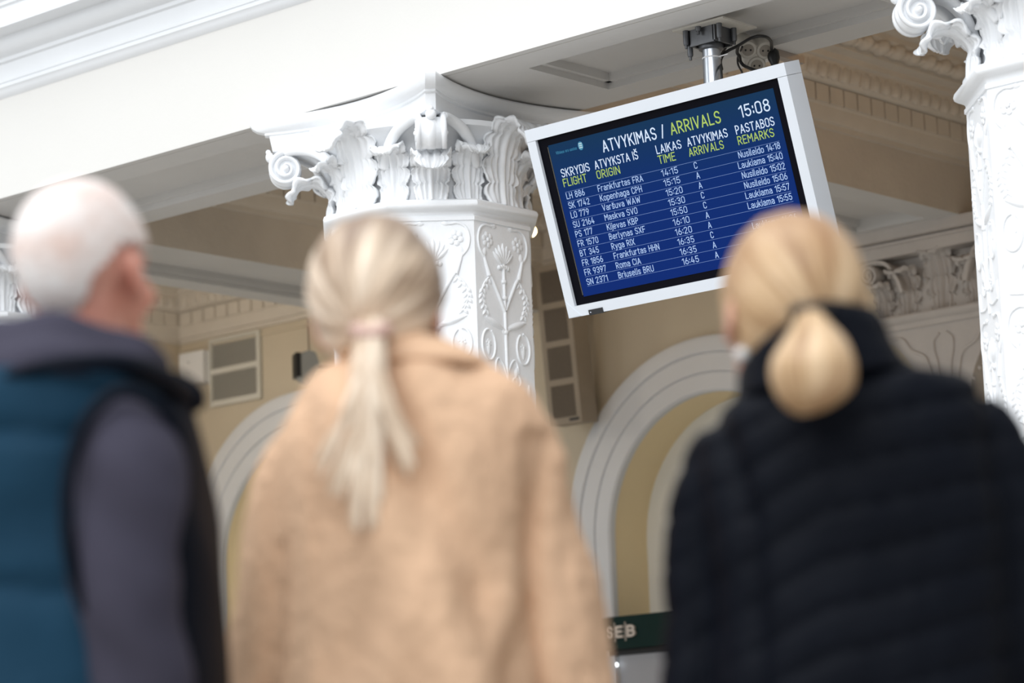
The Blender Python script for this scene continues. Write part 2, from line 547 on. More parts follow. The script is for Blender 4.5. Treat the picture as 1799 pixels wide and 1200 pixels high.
def relief():
    """carved candelabrum ornament; local X across the face, Z up from the collar (negative), Y towards the viewer is -Y"""
    bm = bmesh.new()
    FL = Vector((0, 1, 0))
    def pt(u, v, h=.002): return Vector((u, -h, -v))
    def T(uv, r, n=5, taper=None):
        pp = smoothpath([pt(a, b) for a, b in uv], n)
        rr = r if taper is None else [r + (taper - r) * i / (len(pp) - 1) for i in range(len(pp))]
        tube(bm, pp, rr, 7, True, FL, 1.0)
    def leaf(u, v, ang, L, W, h=.006):
        d = Vector((math.cos(ang), 0, -math.sin(ang))); s = Vector((d.z, 0, -d.x)) * -1
        c = pt(u, v, 0)
        rows = []
        for i in range(7):
            t = i / 6
            wv = W * math.sin(math.pi * min(1, t * .92 + .06)) ** .8
            rows.append([c + d * L * t + s * wv * q + Vector((0, -(h * (1 - abs(q) ** 2) * math.sin(math.pi * (.1 + .8 * t)) + .0005), 0)) for q in (-1, -.5, 0, .5, 1)])
        loft(bm, rows, False, False)
    def rosette(u, v, r):
        ball(bm, pt(u, v, .004), r * .26, 8, 6, (1, .6, 1))
        for k in range(6):
            a = 2 * math.pi * k / 6 + .3
            ball(bm, pt(u + r * .55 * math.cos(a), v + r * .55 * math.sin(a), .002), r * .34, 8, 6, (1, .32, 1))
    for per in range(5):
        o = per * .66
        for s in (-1, 1):
            S = lambda l: [(s * a, b + o) for a, b in l]
            rosette(s * .080, .070 + o, .034)
            T(S([(.096, .140), (.122, .110), (.130, .070), (.118, .032), (.090, .016), (.062, .018), (.042, .012)]), .0045, 5)
            leaf(s * .062, .017 + o, 0 if s < 0 else math.pi, .032, .009)
            T(S([(0, .325), (.030, .270), (.062, .215), (.078, .195)]), .0065, 5)
            T(S([(.078, .200), (.092, .160), (.104, .122)]), .0095, 5, .004)
            leaf(s * .100, .135 + o, math.pi * (-.55 if s > 0 else -.45), .035, .012)
            rosette(s * .074, .203 + o, .015)
            T(S([(.078, .205), (.108, .235), (.120, .275), (.108, .318), (.098, .335)]), .003, 5)
            for k in range(7):
                t = k / 6
                uu = interp([(0, .084), (.35, .115), (.6, .120), (1, .100)], t); vv = .212 + .115 * t
                for q in (-1, 1):
                    leaf(s * uu, vv + o, math.pi / 2 + q * .7, .026, .0075)
            leaf(s * .006, .388 + o, (math.pi if s < 0 else 0) + (.32 if s < 0 else -.32), .112, .014, .010)
            T(S([(.004, .392), (.05, .378), (.10, .352)]), .004, 4)
            ov = [(.092 + .034 * math.sin(a), .452 - .056 * math.cos(a)) for a in [2 * math.pi * k / 14 for k in range(14)]]
            T(S(ov), .0045, 3)
            leaf(s * .092, .49 + o, -math.pi / 2, .060, .012); rosette(s * .092, .447 + o, .018)
            T(S([(0, .565), (.018, .520), (.040, .497), (.056, .510), (.060, .545)]), .004, 5)
            leaf(s * .058, .520 + o, math.pi * .5 + s * .3, .045, .014)
            cr = [(.045 + (.030 - .0012 * k) * math.cos(-math.pi / 2 + .42 * k), .575 + (.030 - .0012 * k) * math.sin(-math.pi / 2 + .42 * k)) for k in range(15)]
            T(S(cr), .004, 3)
            rosette(s * .045, .575 + o, .015)
            leaf(s * .115, .635 + o, -math.pi / 2, .055, .012)
            T(S([(0, .625), (.05, .64), (.115, .634)]), .0035, 4)
        for k in range(-3, 4):          # palmette
            a = -math.pi / 2 + k * .27
            leaf(k * .003, .150 + o, a, .078 - abs(k) * .006, .0105, .009)
        for k in range(-2, 3):
            ball(bm, pt(k * .011, .158 + o + abs(k) * .003, .003), .009, 8, 6, (1, .7, 1))
        T([(0, .16 + o), (0, .25 + o), (0, .40 + o), (0, .52 + o), (0, .66 + o)], .0062, 4)
        for vv in (.215, .275, .40, .585):
            ball(bm, pt(0, vv + o, .003), .012, 8, 6, (1.1, .7, .8))
        for q in (-1, 1):
            leaf(0, .41 + o, -math.pi / 2 + q * .5, .035, .012)
    return bm

ZCOL = 2.247 + Z0
column = empty('column', (COLX[1], 7.385, 0), 'white octagonal column with leafy capital and carved vines, beside the arrivals board', 'column', kind='thing')
cx, cy = COLX[1], 7.385
A8 = R(22.5)
bm = bmesh.new(); lathe(bm, [(.40, .12), (.388, .14), (.386, 2.20 + Z0)], 8, (cx, cy, 0), A8)
shaft = mk('shaft', bm, M_WHITE, column, ang=20)
bm = bmesh.new(); lathe(bm, [(.47, 0), (.47, .07), (.45, .09), (.42, .10), (.42, .13), (.395, .15)], 8, (cx, cy, 0), A8)
mk('base', bm, M_WHITE, column, ang=20)
bm = bmesh.new()
lathe(bm, [(.380, 2.170 + Z0), (.392, 2.172 + Z0), (.392, 2.186 + Z0), (.386, 2.190 + Z0), (.388, 2.198 + Z0), (.396, 2.207 + Z0), (.410, 2.210 + Z0), (.420, 2.216 + Z0), (.424, 2.227 + Z0), (.420, 2.239 + Z0), (.408, 2.246 + Z0), (.36, 2.247 + Z0)], 8, (cx, cy, 0), A8)
mk('collar', bm, M_WHITE, column, ang=40)
rbm = relief()
rl = mk('relief_ornament', rbm, M_WHITE, shaft, ang=60)
REL = rl
APO = .386 * math.cos(A8) - .0005
def face_place(o, ang, zc, ap):
    n = Vector((math.cos(ang), math.sin(ang), 0))
    o.location = n * ap + Vector((0, 0, zc))
    o.rotation_euler = (0, 0, ang + math.pi / 2)
# mesh was shifted by the column's base; undo so that it sits on its own origin
rl.data.transform(Matrix.Translation((cx, cy, 0)))
face_place(rl, -math.pi / 2, 2.178 + Z0, APO)
for k in (-1, 0, 1, 2, 3, 4, 5):
    d = rl.copy(); C.objects.link(d); d.parent = shaft
    face_place(d, R(45) * k, 2.178 + Z0, APO)
# bell of the capital
bm = bmesh.new()
lathe(bm, [(.30, 2.20 + Z0), (.335, 2.25 + Z0), (.335, 2.36 + Z0), (.345, 2.42 + Z0), (.370, 2.47 + Z0), (.405, 2.505 + Z0), (.425, 2.512 + Z0), (.43, 2.53 + Z0), (.30, 2.56 + Z0)], 56, (cx, cy, 0))
capital = mk('capital', bm, M_WHITE, column)
# abacus: concave sides, cut horns
def abacus_outline(a, sag, cut):
    pts = []
    for q in range(4):
        rot = Matrix.Rotation(q * math.pi / 2, 3, 'Z')
        for k in range(13):
            t = -1 + 2 * k / 12
            x = t * (a - cut)
            y = -(a + cut * .0) + sag * (1 - t * t) + cut * (abs(t) ** 8) * 0
            pts.append(rot @ Vector((x, y, 0)))
    return pts
bm = bmesh.new()
rings = []
for inset, zz in ((.075, 2.520), (.060, 2.524), (.052, 2.582), (.040, 2.585), (.040, 2.593), (.034, 2.595), (.020, 2.600), (.008, 2.611), (.002, 2.625), (0.0, 2.636), (.004, 2.643), (.02, 2.646)):
    rings.append([Vector((cx, cy, zz + Z0)) + p for p in abacus_outline(.478 - inset, .105, .026)])
loft(bm, rings)
mk('abacus', bm, M_WHITE, capital, ang=30)
def sub(name, bm, ang):
    """place a locally built ornament (Y outward) on the capital's axis at an angle"""
    me = bpy.data.meshes.get(name + '_shape') if bm is None else None
    for f in bm.faces: f.smooth = True
    for e in bm.edges:
        if len(e.link_faces) == 2 and e.calc_face_angle(0) > R(50): e.smooth = False
    bmesh.ops.recalc_face_normals(bm, faces=bm.faces)
    me = bpy.data.meshes.new(name); bm.to_mesh(me); bm.free(); me.materials.append(M_WHITE)
    o = bpy.data.objects.new(name, me); C.objects.link(o); o.parent = capital
    o.rotation_euler = (0, 0, ang - math.pi / 2)
    return o
def around(o, angs):
    for a in angs:
        d = o.copy(); C.objects.link(d); d.parent = capital; d.rotation_euler = (0, 0, a - math.pi / 2)
zb = ZCOL
SP_TALL = [(.374, zb - .004), (.370, zb + .06), (.372, zb + .13), (.384, zb + .20), (.408, zb + .252), (.446, zb + .276), (.488, zb + .268), (.518, zb + .232), (.524, zb + .185)]
SP_DIAG = [(.374, zb - .004), (.370, zb + .05), (.362, zb + .09), (.385, zb + .128), (.425, zb + .150), (.470, zb + .142), (.500, zb + .110), (.505, zb + .080)]
SP_MINOR = [(.358, zb - .004), (.352, zb + .06), (.354, zb + .11), (.368, zb + .155), (.395, zb + .182), (.425, zb + .180), (.442, zb + .158)]
LEAF_T = sub('acanthus_leaf', acanthus(SP_TALL, .100, 6, 60, 28), 0)
around(LEAF_T, [R(90), R(180), R(270)])
LEAF_D = sub('acanthus_leaf', acanthus(SP_DIAG, .076, 5), R(45))
around(LEAF_D, [R(135), R(225), R(315)])
LEAF_M = sub('acanthus_leaf', acanthus(SP_MINOR, .068, 5), R(22.5))
around(LEAF_M, [R(22.5 + 45 * k) for k in range(1, 8)])
VOL = sub('volute', volute(.525, 2.452 + Z0, .060, .106, [(.350, 2.36 + Z0), (.375, 2.43 + Z0), (.420, 2.485 + Z0), (.470, 2.508 + Z0)]), R(45))
around(VOL, [R(135), R(225), R(315)])
# carved buds above each volute
bm = bmesh.new(); ball(bm, (0, .585, 2.505 + Z0), .020, 10, 8, (1, .8, 1)); ball(bm, (0, .59, 2.525 + Z0), .010, 8, 6)
BUD = sub('bud', bm, R(45)); around(BUD, [R(135), R(225), R(315)])

c2 = copy_tree(column); c2.location.x = COLX[0]
c2['label'] = 'octagonal column with leafy capital behind the grey-haired man, at the left edge'
c3 = copy_tree(column); c3.location.x = COLX[2]; c3.location.z = -0.03
c3['label'] = 'brightly lit octagonal column behind the black puffer jacket, at the right edge'

# flat wall pilaster with corbel at the end of the middle cross beam
PY = YW
pil = empty('pilaster', (-6.88, YW, 0), 'grey wall pilaster with leafy capital and corbel on the back wall', 'pilaster', kind='thing')
zq = 2.262 + Z0
bm = bmesh.new()
hw = .345
def arc(s, n=12):      # concave edge of the corbel
    return [(s * (hw - .27 * math.sin(math.pi / 2 * k / n)), zq - .10 - .62 * (1 - math.cos(math.pi / 2 * k / n))) for k in range(n + 1)]
outl = [(-hw, zq - .02)] + arc(-1) + arc(1)[::-1] + [(hw, zq - .02)]
loft(bm, [[Vector((-6.88 + a, y, b)) for a, b in outl] for y in (YW, YW - .11)])
corbel = mk('corbel', bm, M_PILA, pil, smooth=False)
# carved ribbons on the corbel
bm = bmesh.new()
for s in (-1, 1):
    tube(bm, smoothpath([Vector((-6.88 + s * a, YW - .112, zq - b)) for a, b in ((.30, .10), (.22, .10), (.17, .16), (.10, .20), (.07, .30), (.05, .42))], 6), .008, 6)
    tube(bm, smoothpath([Vector((-6.88 + s * a, YW - .112, zq - b)) for a, b in ((.02, .10), (.05, .13), (.05, .18), (.035, .24), (.03, .34))], 6), .007, 6)
    for k in range(5):
        ball(bm, (-6.88 + s * (.29 - .035 * k), YW - .112, zq - .15 - .045 * k), .010, 8, 6)
mk('relief_ornament', bm, M_PILA, corbel)
bm = bmesh.new()
prof = [(.0, -.06), (.125, -.058), (.125, -.035), (.135, -.03), (.15, -.018), (.155, -.006), (.15, .004), (.10, .008), (0, .008)]
prism_x(bm, [(YW - d, zq + h) for d, h in prof], -6.88 - .37, -6.88 + .37)
mk('collar', bm, M_PILA, pil)
bm = bmesh.new(); box(bm, -6.88 - .33, -6.88 + .33, YW - .09, YW, zq, ZS)
pcap = mk('capital', bm, M_PILA, pil, smooth=False)
bm = bmesh.new()
for (d, z0, z1, e) in ((.20, ZS - .12, ZS - .07, .40), (.215, ZS - .07, ZS - .055, .42), (.25, ZS - .05, ZS, .45)):
    box(bm, -6.88 - e, -6.88 + e, YW - d, YW, z0, z1)
bevel(bm, .008)
mk('abacus', bm, M_PILA, pcap)
def wall_leaf(x, W, H, lobes=5):
    sp = [(0, 0), (.0, H * .3), (.005, H * .6), (.03, H * .9), (.07, H), (.10, H * .93)]
    b2 = acanthus(sp, W, lobes, 40, 18, .01, True)
    for v in b2.verts:
        v.co = Vector((-6.88 + x + v.co.x, YW - .095 - v.co.y, zq + .006 + v.co.z))
    for f in b2.faces: f.smooth = True
    mk('acanthus_leaf', b2, M_PILA, pcap, ang=50)
for x, W, H in ((-.31, .060, .145), (-.185, .082, .20), (0, .088, .265), (.185, .082, .20), (.31, .060, .145)):
    wall_leaf(x, W, H)
for s in (-1, 1):
    b2 = volute(0, 0, .052, .08, [(-.165, -.10), (-.14, -.03), (-.095, .035), (-.05, .052)], False)
    for v in b2.verts:
        x, y, z = v.co
        v.co = Vector((-6.88 + s * (.335 + y), YW - .15 + x, zq + .205 + z))
    mk('volute', b2, M_PILA, pcap, ang=50)
# ================================================================== arrivals board
TILT, SYAW = R(16.956), R(-0.71)
SHX = Vector((math.cos(SYAW), math.sin(SYAW), 0))
SN0 = Vector((math.sin(SYAW), -math.cos(SYAW), 0))
SV = math.cos(TILT) * Vector((0, 0, -1)) - math.sin(TILT) * SN0          # down the face
SN = (math.cos(TILT) * SN0 + math.sin(TILT) * Vector((0, 0, -1))).normalized()  # out of the face
SW, SH = 1.13, 0.67
SC = Vector((-5.708, 7.2, 2.085 + Z0))
STL = SC - SHX * SW / 2 - SV * SH / 2
def S(u, v, h=0.0):
    return STL + SHX * u + SV * v + SN * h
def sbox(bm, u0, u1, v0, v1, h0, h1):
    obox(bm, S((u0 + u1) / 2, (v0 + v1) / 2, (h0 + h1) / 2), SHX * (u1 - u0) / 2, SV * (v1 - v0) / 2, SN * (h1 - h0) / 2)
def emat(name, col, s):
    m = bpy.data.materials.new(name); m.use_nodes = True
    b = m.node_tree.nodes['Principled BSDF']
    b.inputs['Base Color'].default_value = (0.01, 0.01, 0.012, 1)
    b.inputs['Emission Color'].default_value = (*col, 1); b.inputs['Emission Strength'].default_value = s
    b.inputs['Roughness'].default_value = .3
    return m
M_TXT = emat('screen_white_text', (0.62, 0.74, 0.92), .95)
M_TXT2 = emat('screen_row_text', (0.40, 0.56, 0.86), .95)
M_LIME = emat('screen_lime_text', (0.42, 0.60, 0.10), .85)
M_LINE = emat('screen_rule', (0.16, 0.27, 0.58), .8)
M_TEAL = emat('screen_teal_logo', (0.02, 0.22, 0.38), .9)
M_LOGOW = emat('screen_logo_light', (0.45, 0.66, 0.72), .8)
# emission ramp of the screen: deep teal at the head running into blue at the foot
m = bpy.data.materials.new('screen_picture'); m.use_nodes = True
nt = m.node_tree; b = nt.nodes['Principled BSDF']
tc = nt.nodes.new('ShaderNodeTexCoord'); mp = nt.nodes.new('ShaderNodeSeparateXYZ')
nt.links.new(tc.outputs['Generated'], mp.inputs['Vector'])
rp = nt.nodes.new('ShaderNodeValToRGB')
rp.color_ramp.elements[0].color = (0.0005, 0.018, 0.150, 1); rp.color_ramp.elements[1].color = (0.004, 0.030, 0.080, 1)
e = rp.color_ramp.elements.new(.55); e.color = (0.0005, 0.020, 0.140, 1)
nt.links.new(mp.outputs['Z'], rp.inputs['Fac'])
nt.links.new(rp.outputs['Color'], b.inputs['Emission Color'])
b.inputs['Emission Strength'].default_value = 1.0
b.inputs['Base Color'].default_value = (.004, .005, .008, 1)
b.inputs['Roughness'].default_value = .22
b.inputs['Specular IOR Level'].default_value = .03
M_SCREEN = m

board = empty('arrivals_board', SC, 'white-framed arrivals display with blue screen, hanging from a steel pole', 'display screen')
DEPTH = .085
bm = bmesh.new()
# frame of the case: four bars, back, with fine joints between the corner caps and the bars
t = .038
J = .0012
for (u0, u1, v0, v1) in ((0, SW, 0, t + .004), (0, SW, SH - t, SH), (0, t, t + .004 + J, SH - t), (SW - t, SW, t + .004 + J, SH - t)):
    sbox(bm, u0, u1, v0, v1, -DEPTH, .0)
sbox(bm, .01, SW - .01, .01, SH - .01, -DEPTH - .004, -DEPTH + .02)
bevel(bm, .0016, 2)
casing = mk('casing', bm, M_CASE, board, ang=50)
bm = bmesh.new()      # corner cover at the lower left
tri = [(0.002, SH - .060), (0.002, SH - .002), (.060, SH - .002)]
loft(bm, [[S(u, v, h) for u, v in tri] for h in (-.002, .0022)])
mk('corner_cover', bm, M_CASE, casing, smooth=False)
bm = bmesh.new()
sbox(bm, t - .002, SW - t + .002, t, SH - t + .002, -.05, -.012)
mk('bezel', bm, M_BEZEL, board, smooth=False)
bm = bmesh.new(); sbox(bm, .096, .160, SH - .016, SH + .003, -.03, .003)
rcv = mk('sensor_window', bm, M_BLACKPL, board, smooth=False)
bm = bmesh.new(); ball(bm, S(.105, SH - .007, .003), .0022, 8, 6)
mk('indicator_light', bm, emat('indicator_white', (.8, .85, 1), .8), rcv)
D0, D1, E0, E1 = .080, 1.058, .070, .606
bm = bmesh.new(); sbox(bm, D0, D1, E0, E1, -.02, -.0105)
screen = mk('screen', bm, M_SCREEN, board, smooth=False)
bm = bmesh.new(); sbox(bm, .0765, .0785, .075, .600, -.02, -.0095)
mk('edge_strip', bm, mat('edge_strip_olive', (.10, .095, .075), .5), screen, smooth=False)

# a narrow technical lettering drawn with strokes (cap height 1)
def _arc(cx, cy, rx, ry, a0, a1, n=7):
    return [(cx + rx * math.cos(R(a0 + (a1 - a0) * k / n)), cy + ry * math.sin(R(a0 + (a1 - a0) * k / n))) for k in range(n + 1)]
def _stad(w, y0, y1, r=None):
    r = r or w / 2
    return _arc(w / 2, y1 - r, w / 2, r, 0, 180, 10) + _arc(w / 2, y0 + r, w / 2, r, 180, 360, 10) + [(w, y1 - r)]
_W, _w, XH = .44, .36, .70
def _bowl(x0, x1, y0, y1):
    r = (y1 - y0) / 2
    rx = min(r, x1 - x0)
    return [(x0, y1)] + _arc(x1 - rx, y0 + r, rx, r, 90, -90, 10) + [(x0, y0)]
_S = lambda w, h: _arc(w / 2, h * .75, w / 2, h * .25, 20, 90, 4) + _arc(w / 2, h * .75, w / 2, h * .25, 90, 250, 9)[1:] + [(w * .62, h * .48)] + _arc(w / 2, h * .25, w / 2, h * .25, 62, -90, 9) + _arc(w / 2, h * .25, w / 2, h * .25, -90, -160, 4)[1:]
_caron = [(_W * .18, 1.24), (_W * .5, 1.10), (_W * .82, 1.24)]
GL = {
 'A': (.48, [[(0, 0), (.24, 1), (.48, 0)], [(.08, .30), (.40, .30)]]),
 'B': (.42, [[(0, 0), (0, 1)], _bowl(0, .38, .53, 1), _bowl(0, .42, 0, .53)]),
 'C': (.42, [_arc(.21, .79, .21, .21, 0, 180, 9) + _arc(.21, .21, .21, .21, 180, 360, 9)]),
 'D': (.43, [[(0, 0), (0, 1), (.2, 1)] + _arc(.21, .78, .22, .22, 90, 0, 6) + _arc(.21, .22, .22, .22, 0, -90, 6) + [(0, 0)]]),
 'E': (.38, [[(.38, 0), (0, 0), (0, 1), (.38, 1)], [(0, .52), (.33, .52)]]),
 'F': (.37, [[(0, 0), (0, 1), (.37, 1)], [(0, .5), (.32, .5)]]),
 'G': (.43, [_arc(.215, .79, .215, .21, 0, 180, 9) + _arc(.215, .21, .215, .21, 180, 360, 9) + [(.43, .48), (.24, .48)]]),
 'H': (.43, [[(0, 0), (0, 1)], [(.43, 0), (.43, 1)], [(0, .52), (.43, .52)]]),
 'I': (.0, [[(0, 0), (0, 1)]]),
 'K': (.43, [[(0, 0), (0, 1)], [(.42, 1), (.0, .40)], [(.15, .58), (.43, 0)]]),
 'L': (.35, [[(0, 1), (0, 0), (.35, 0)]]),
 'M': (.52, [[(0, 0), (0, 1), (.26, .42), (.52, 1), (.52, 0)]]),
 'N': (.44, [[(0, 0), (0, 1), (.44, 0), (.44, 1)]]),
 'O': (.43, [_stad(.43, 0, 1)]),
 'P': (.40, [[(0, 0), (0, 1)], _bowl(0, .40, .44, 1)]),
 'R': (.42, [[(0, 0), (0, 1)], _bowl(0, .40, .46, 1), [(.18, .46), (.42, 0)]]),
 'S': (.42, [_S(.42, 1)]),
 'T': (.44, [[(.22, 0), (.22, 1)], [(0, 1), (.44, 1)]]),
 'U': (.43, [[(0, 1)] + _arc(.215, .22, .215, .22, 180, 360, 10) + [(.43, 1)]]),
 'V': (.46, [[(0, 1), (.23, 0), (.46, 1)]]),
 'W': (.68, [[(0, 1), (.17, 0), (.34, .85), (.51, 0), (.68, 1)]]),
 'X': (.44, [[(0, 0), (.44, 1)], [(0, 1), (.44, 0)]]),
 'Y': (.44, [[(0, 1), (.22, .44), (.44, 1)], [(.22, .44), (.22, 0)]]),
 '0': (.40, [_stad(.40, 0, 1)]),
 '1': (.20, [[(0, .80), (.20, 1), (.20, 0)]]),
 '2': (.40, [_arc(.20, .78, .20, .22, 175, 0, 9) + [(.36, .60), (0, 0), (.40, 0)]]),
 '3': (.40, [_arc(.20, .77, .20, .23, 160, -70, 11) + [(.16, .54)], [(.2, .54)] + _arc(.20, .27, .20, .27, 80, -160, 12)]),
 '4': (.42, [[(.22, 1), (0, .25), (.42, .25)], [(.30, .55), (.30, 0)]]),
 '5': (.40, [[(.37, 1), (.04, 1), (.02, .52)] + _arc(.20, .31, .20, .31, 125, -155, 13)]),
 '6': (.40, [_arc(.20, .29, .20, .29, 0, 360, 16), [(.0, .31), (.03, .5), (.24, 1)]]),
 '7': (.38, [[(0, .86), (0, 1), (.38, 1), (.12, 0)]]),
 '8': (.40, [_arc(.20, .77, .18, .23, 0, 360, 16), _arc(.20, .27, .20, .27, 0, 360, 16)]),
 '9': (.40, [_arc(.20, .71, .20, .29, 0, 360, 16), [(.40, .69), (.37, .5), (.16, 0)]]),
 ':': (.0, [[(0, .16), (0, .26)], [(0, .62), (0, .72)]]),
 '/': (.26, [[(0, -.05), (.26, 1.05)]]),
 'a': (_w, [_arc(.18, .52, .18, .18, 150, 0, 8) + [(.36, 0)], [(.36, .40), (.17, .40)] + _arc(.17, .20, .17, .20, 90, 270, 8) + [(.26, .02), (.36, .12)]]),
 'd': (_w, [[(.36, 1), (.36, 0)], _stad(.36, 0, XH)]),
 'e': (_w, [[(0, .36), (.36, .36), (.36, .50)] + _arc(.18, .52, .18, .18, 0, 180, 9) + _arc(.18, .18, .18, .18, 180, 330, 8)]),
 'f': (.22, [[(.09, 0), (.09, .86)] + _arc(.22, .86, .13, .14, 180, 90, 5), [(0, XH), (.22, XH)]]),
 'g': (_w, [_stad(.36, 0, XH), [(.36, XH), (.36, -.08)] + _arc(.18, -.10, .18, .16, 0, -140, 8)]),
 'h': (_w, [[(0, 0), (0, 1)], [(0, .48)] + _arc(.18, .50, .18, .20, 160, 0, 8) + [(.36, 0)]]),
 'i': (.0, [[(0, 0), (0, XH)], [(0, .90), (0, 1.0)]]),
 'j': (.05, [[(.05, XH), (.05, -.12)] + _arc(-.03, -.12, .08, .12, 0, -90, 5), [(.05, .90), (.05, 1.0)]]),
 'k': (.36, [[(0, 0), (0, 1)], [(.34, XH), (0, .26)], [(.12, .41), (.36, 0)]]),
 'l': (.08, [[(0, 1), (0, .10)] + _arc(.09, .10, .09, .10, 180, 270, 4)]),
 'm': (.58, [[(0, 0), (0, XH)], [(0, .5)] + _arc(.145, .53, .145, .17, 160, 0, 8) + [(.29, 0)], [(.29, .5)] + _arc(.435, .53, .145, .17, 160, 0, 8) + [(.58, 0)]]),
 'n': (_w, [[(0, 0), (0, XH)], [(0, .48)] + _arc(.18, .50, .18, .20, 160, 0, 8) + [(.36, 0)]]),
 'o': (_w, [_stad(.36, 0, XH)]),
 'p': (_w, [[(0, XH), (0, -.26)], _stad(.36, 0, XH)]),
 'r': (.24, [[(0, 0), (0, XH)], [(0, .46)] + _arc(.17, .50, .17, .20, 165, 70, 6)]),
 's': (.33, [_S(.33, XH)]),
 't': (.24, [[(.09, .92), (.09, .14)] + _arc(.22, .14, .13, .14, 180, 270, 5), [(0, XH), (.24, XH)]]),
 'u': (_w, [[(0, XH)] + _arc(.18, .20, .18, .20, 180, 340, 8), [(.36, XH), (.36, 0)]]),
 'v': (.36, [[(0, XH), (.18, 0), (.36, XH)]]),
 'y': (.36, [[(0, XH), (.19, .02)], [(.36, XH), (.14, -.26), (.04, -.26)]]),
 ' ': (.14, []),
}
GL['Š'] = (.42, GL['S'][1] + [_caron]); GL['š'] = (.33, GL['s'][1] + [[(x * .8, y - .30) for x, y in _caron]])
def put_text(bm, s, u, v, cap, width=None, align='l', weight=.118, aspect=1.0, place=None, gap=.215):
    """stroke lettering with baseline at v"""
    place = place or (lambda a, c: S(a, c, -.0099))
    h = weight / 2
    x = 0; items = []
    for ch in s:
        w_, st = GL[ch]
        items.append((x + h, st)); x += w_ + weight + gap - .115
    tot = x - (gap - .115)
    k = cap
    kx = (width / tot) if width else cap * aspect
    off = u if align == 'l' else (u - tot * kx if align == 'r' else u - tot * kx / 2)
    hx = h * cap / kx if width else h
    def V(px, py):
        return bm.verts.new(place(off + px * kx, v - (h + py * (1 - 2 * h)) * k))
    kk = k / kx
    for x0, st in items:
        for line in st:
            pts = [((x0 + a), (h + b * (1 - 2 * h)) * kk) for a, b in line]
            for i in range(len(pts) - 1):
                (ax, ay), (bx_, by) = pts[i], pts[i + 1]
                dx, dy = bx_ - ax, by - ay
                L = math.hypot(dx, dy)
                if L < 1e-6: continue
                dx, dy = dx / L * h * kk, dy / L * h * kk
                e0 = 1 if i == 0 else .45
                e1 = 1 if i == len(pts) - 2 else .45
                q = [(ax - dx * e0 - dy, ay - dy * e0 + dx), (ax - dx * e0 + dy, ay - dy * e0 - dx), (bx_ + dx * e1 + dy, by + dy * e1 - dx), (bx_ + dx * e1 - dy, by + dy * e1 + dx)]
                bm.faces.new([bm.verts.new(place(off + px * kx, v - py * kx)) for px, py in q])
    return tot * kx
def textobj(name, items, m):
    for it in items:
        bm = bmesh.new()
        put_text(bm, *it[:4], **it[4])
        mk(name, bm, m, screen, smooth=False)
K = dict
textobj('heading_text', [('ATVYKIMAS /', .314, .1395, .042, K(width=.275))], M_TXT)
textobj('heading_text', [('ARRIVALS', .614, .1385, .042, K(width=.214))], M_LIME)
textobj('clock_text', [('15:08', .905, .139, .041, K(width=.127))], M_TXT)
textobj('column_heading_text', [('SKRYDIS', .109, .189, .030, K(width=.130)), ('ATVYKSTA IŠ', .262, .189, .030, K(width=.194)), ('LAIKAS', .536, .1885, .030, K(width=.109)),
        ('ATVYKIMAS', .670, .1885, .030, K(width=.171)), ('PASTABOS', .875, .188, .030, K(width=.159))], M_TXT)
textobj('column_heading_text', [('FLIGHT', .108, .2225, .029, K(width=.108)), ('ORIGIN', .261, .2225, .029, K(width=.105)), ('TIME', .535, .2225, .029, K(width=.075)),
        ('ARRIVALS', .667, .2225, .029, K(width=.148)), ('REMARKS', .874, .223, .029, K(width=.149))], M_LIME)
ROWS = [('LH 886', 'Frankfurtas FRA', '14:15', 'C', 'Nusileido 14:18'), ('SK 1742', 'Kopenhaga CPH', '15:15', 'A', 'Laukiama 15:40'), ('LO 779', 'Varšuva WAW', '15:20', 'A', 'Nusileido 15:02'),
        ('SU 2164', 'Maskva SVO', '15:30', 'C', 'Nusileido 15:06'), ('PS 177', 'Kijevas KBP', '15:50', 'C', 'Laukiama 15:57'), ('FR 1570', 'Berlynas SXF', '16:10', 'A', 'Laukiama 15:55'),
        ('BT 345', 'Ryga RIX', '16:20', 'A', ''), ('FR 1856', 'Frankfurtas HHN', '16:35', 'C', 'Laukiama 16:26'), ('FR 9397', 'Roma CIA', '16:35', 'A', ''), ('SN 2371', 'Briuselis BRU', '16:45', 'A', '')]
CAPR = .0225
ASP = 1.12
for i, (a, b_, t_, c_, r_) in enumerate(ROWS):
    v = .2655 + .0338 * i
    it = [(a, .108, v, CAPR, K(aspect=ASP)), (b_, .252, v, CAPR, K(aspect=ASP)), (t_, .535, v, CAPR, K(width=.072)), (c_, .683, v, CAPR, K(align='c', aspect=ASP))]
    if r_: it.append((r_, 1.035, v, CAPR, K(align='r', aspect=ASP)))
    for nm_, one in zip(('flight_code_text', 'origin_text', 'time_text', 'arrival_letter_text', 'remark_text'), it):
        textobj(nm_, [one], M_TXT2)
for i in range(11):
    v = .2405 + .0333 * i
    bm = bmesh.new(); sbox(bm, .107, 1.036, v - .0006, v + .0006, -.0104, -.0100)
    mk('rule_line', bm, M_LINE, screen, smooth=False)
bm = bmesh.new(); put_text(bm, 'Vilniaus oro uostas', .108, .107, .0105, width=.096)
logo = mk('logo_text', bm, M_TEAL, screen, smooth=False)
bm = bmesh.new()
for k, (c0, r_) in enumerate(((.0, .013),)):
    loft(bm, [[S(.222 + .011 * math.cos(a), .098 + .015 * math.sin(a), h) for a in [2 * math.pi * q / 20 for q in range(20)]] for h in (-.0104, -.0098)])
mk('logo_badge', bm, M_TEAL, screen, smooth=False)
bm = bmesh.new()
for vv in (.090, .097, .104):
    sbox(bm, .215, .230, vv - .0022, vv + .0022, -.0104, -.0094)
mk('logo_bars', bm, M_LOGOW, screen, smooth=False)

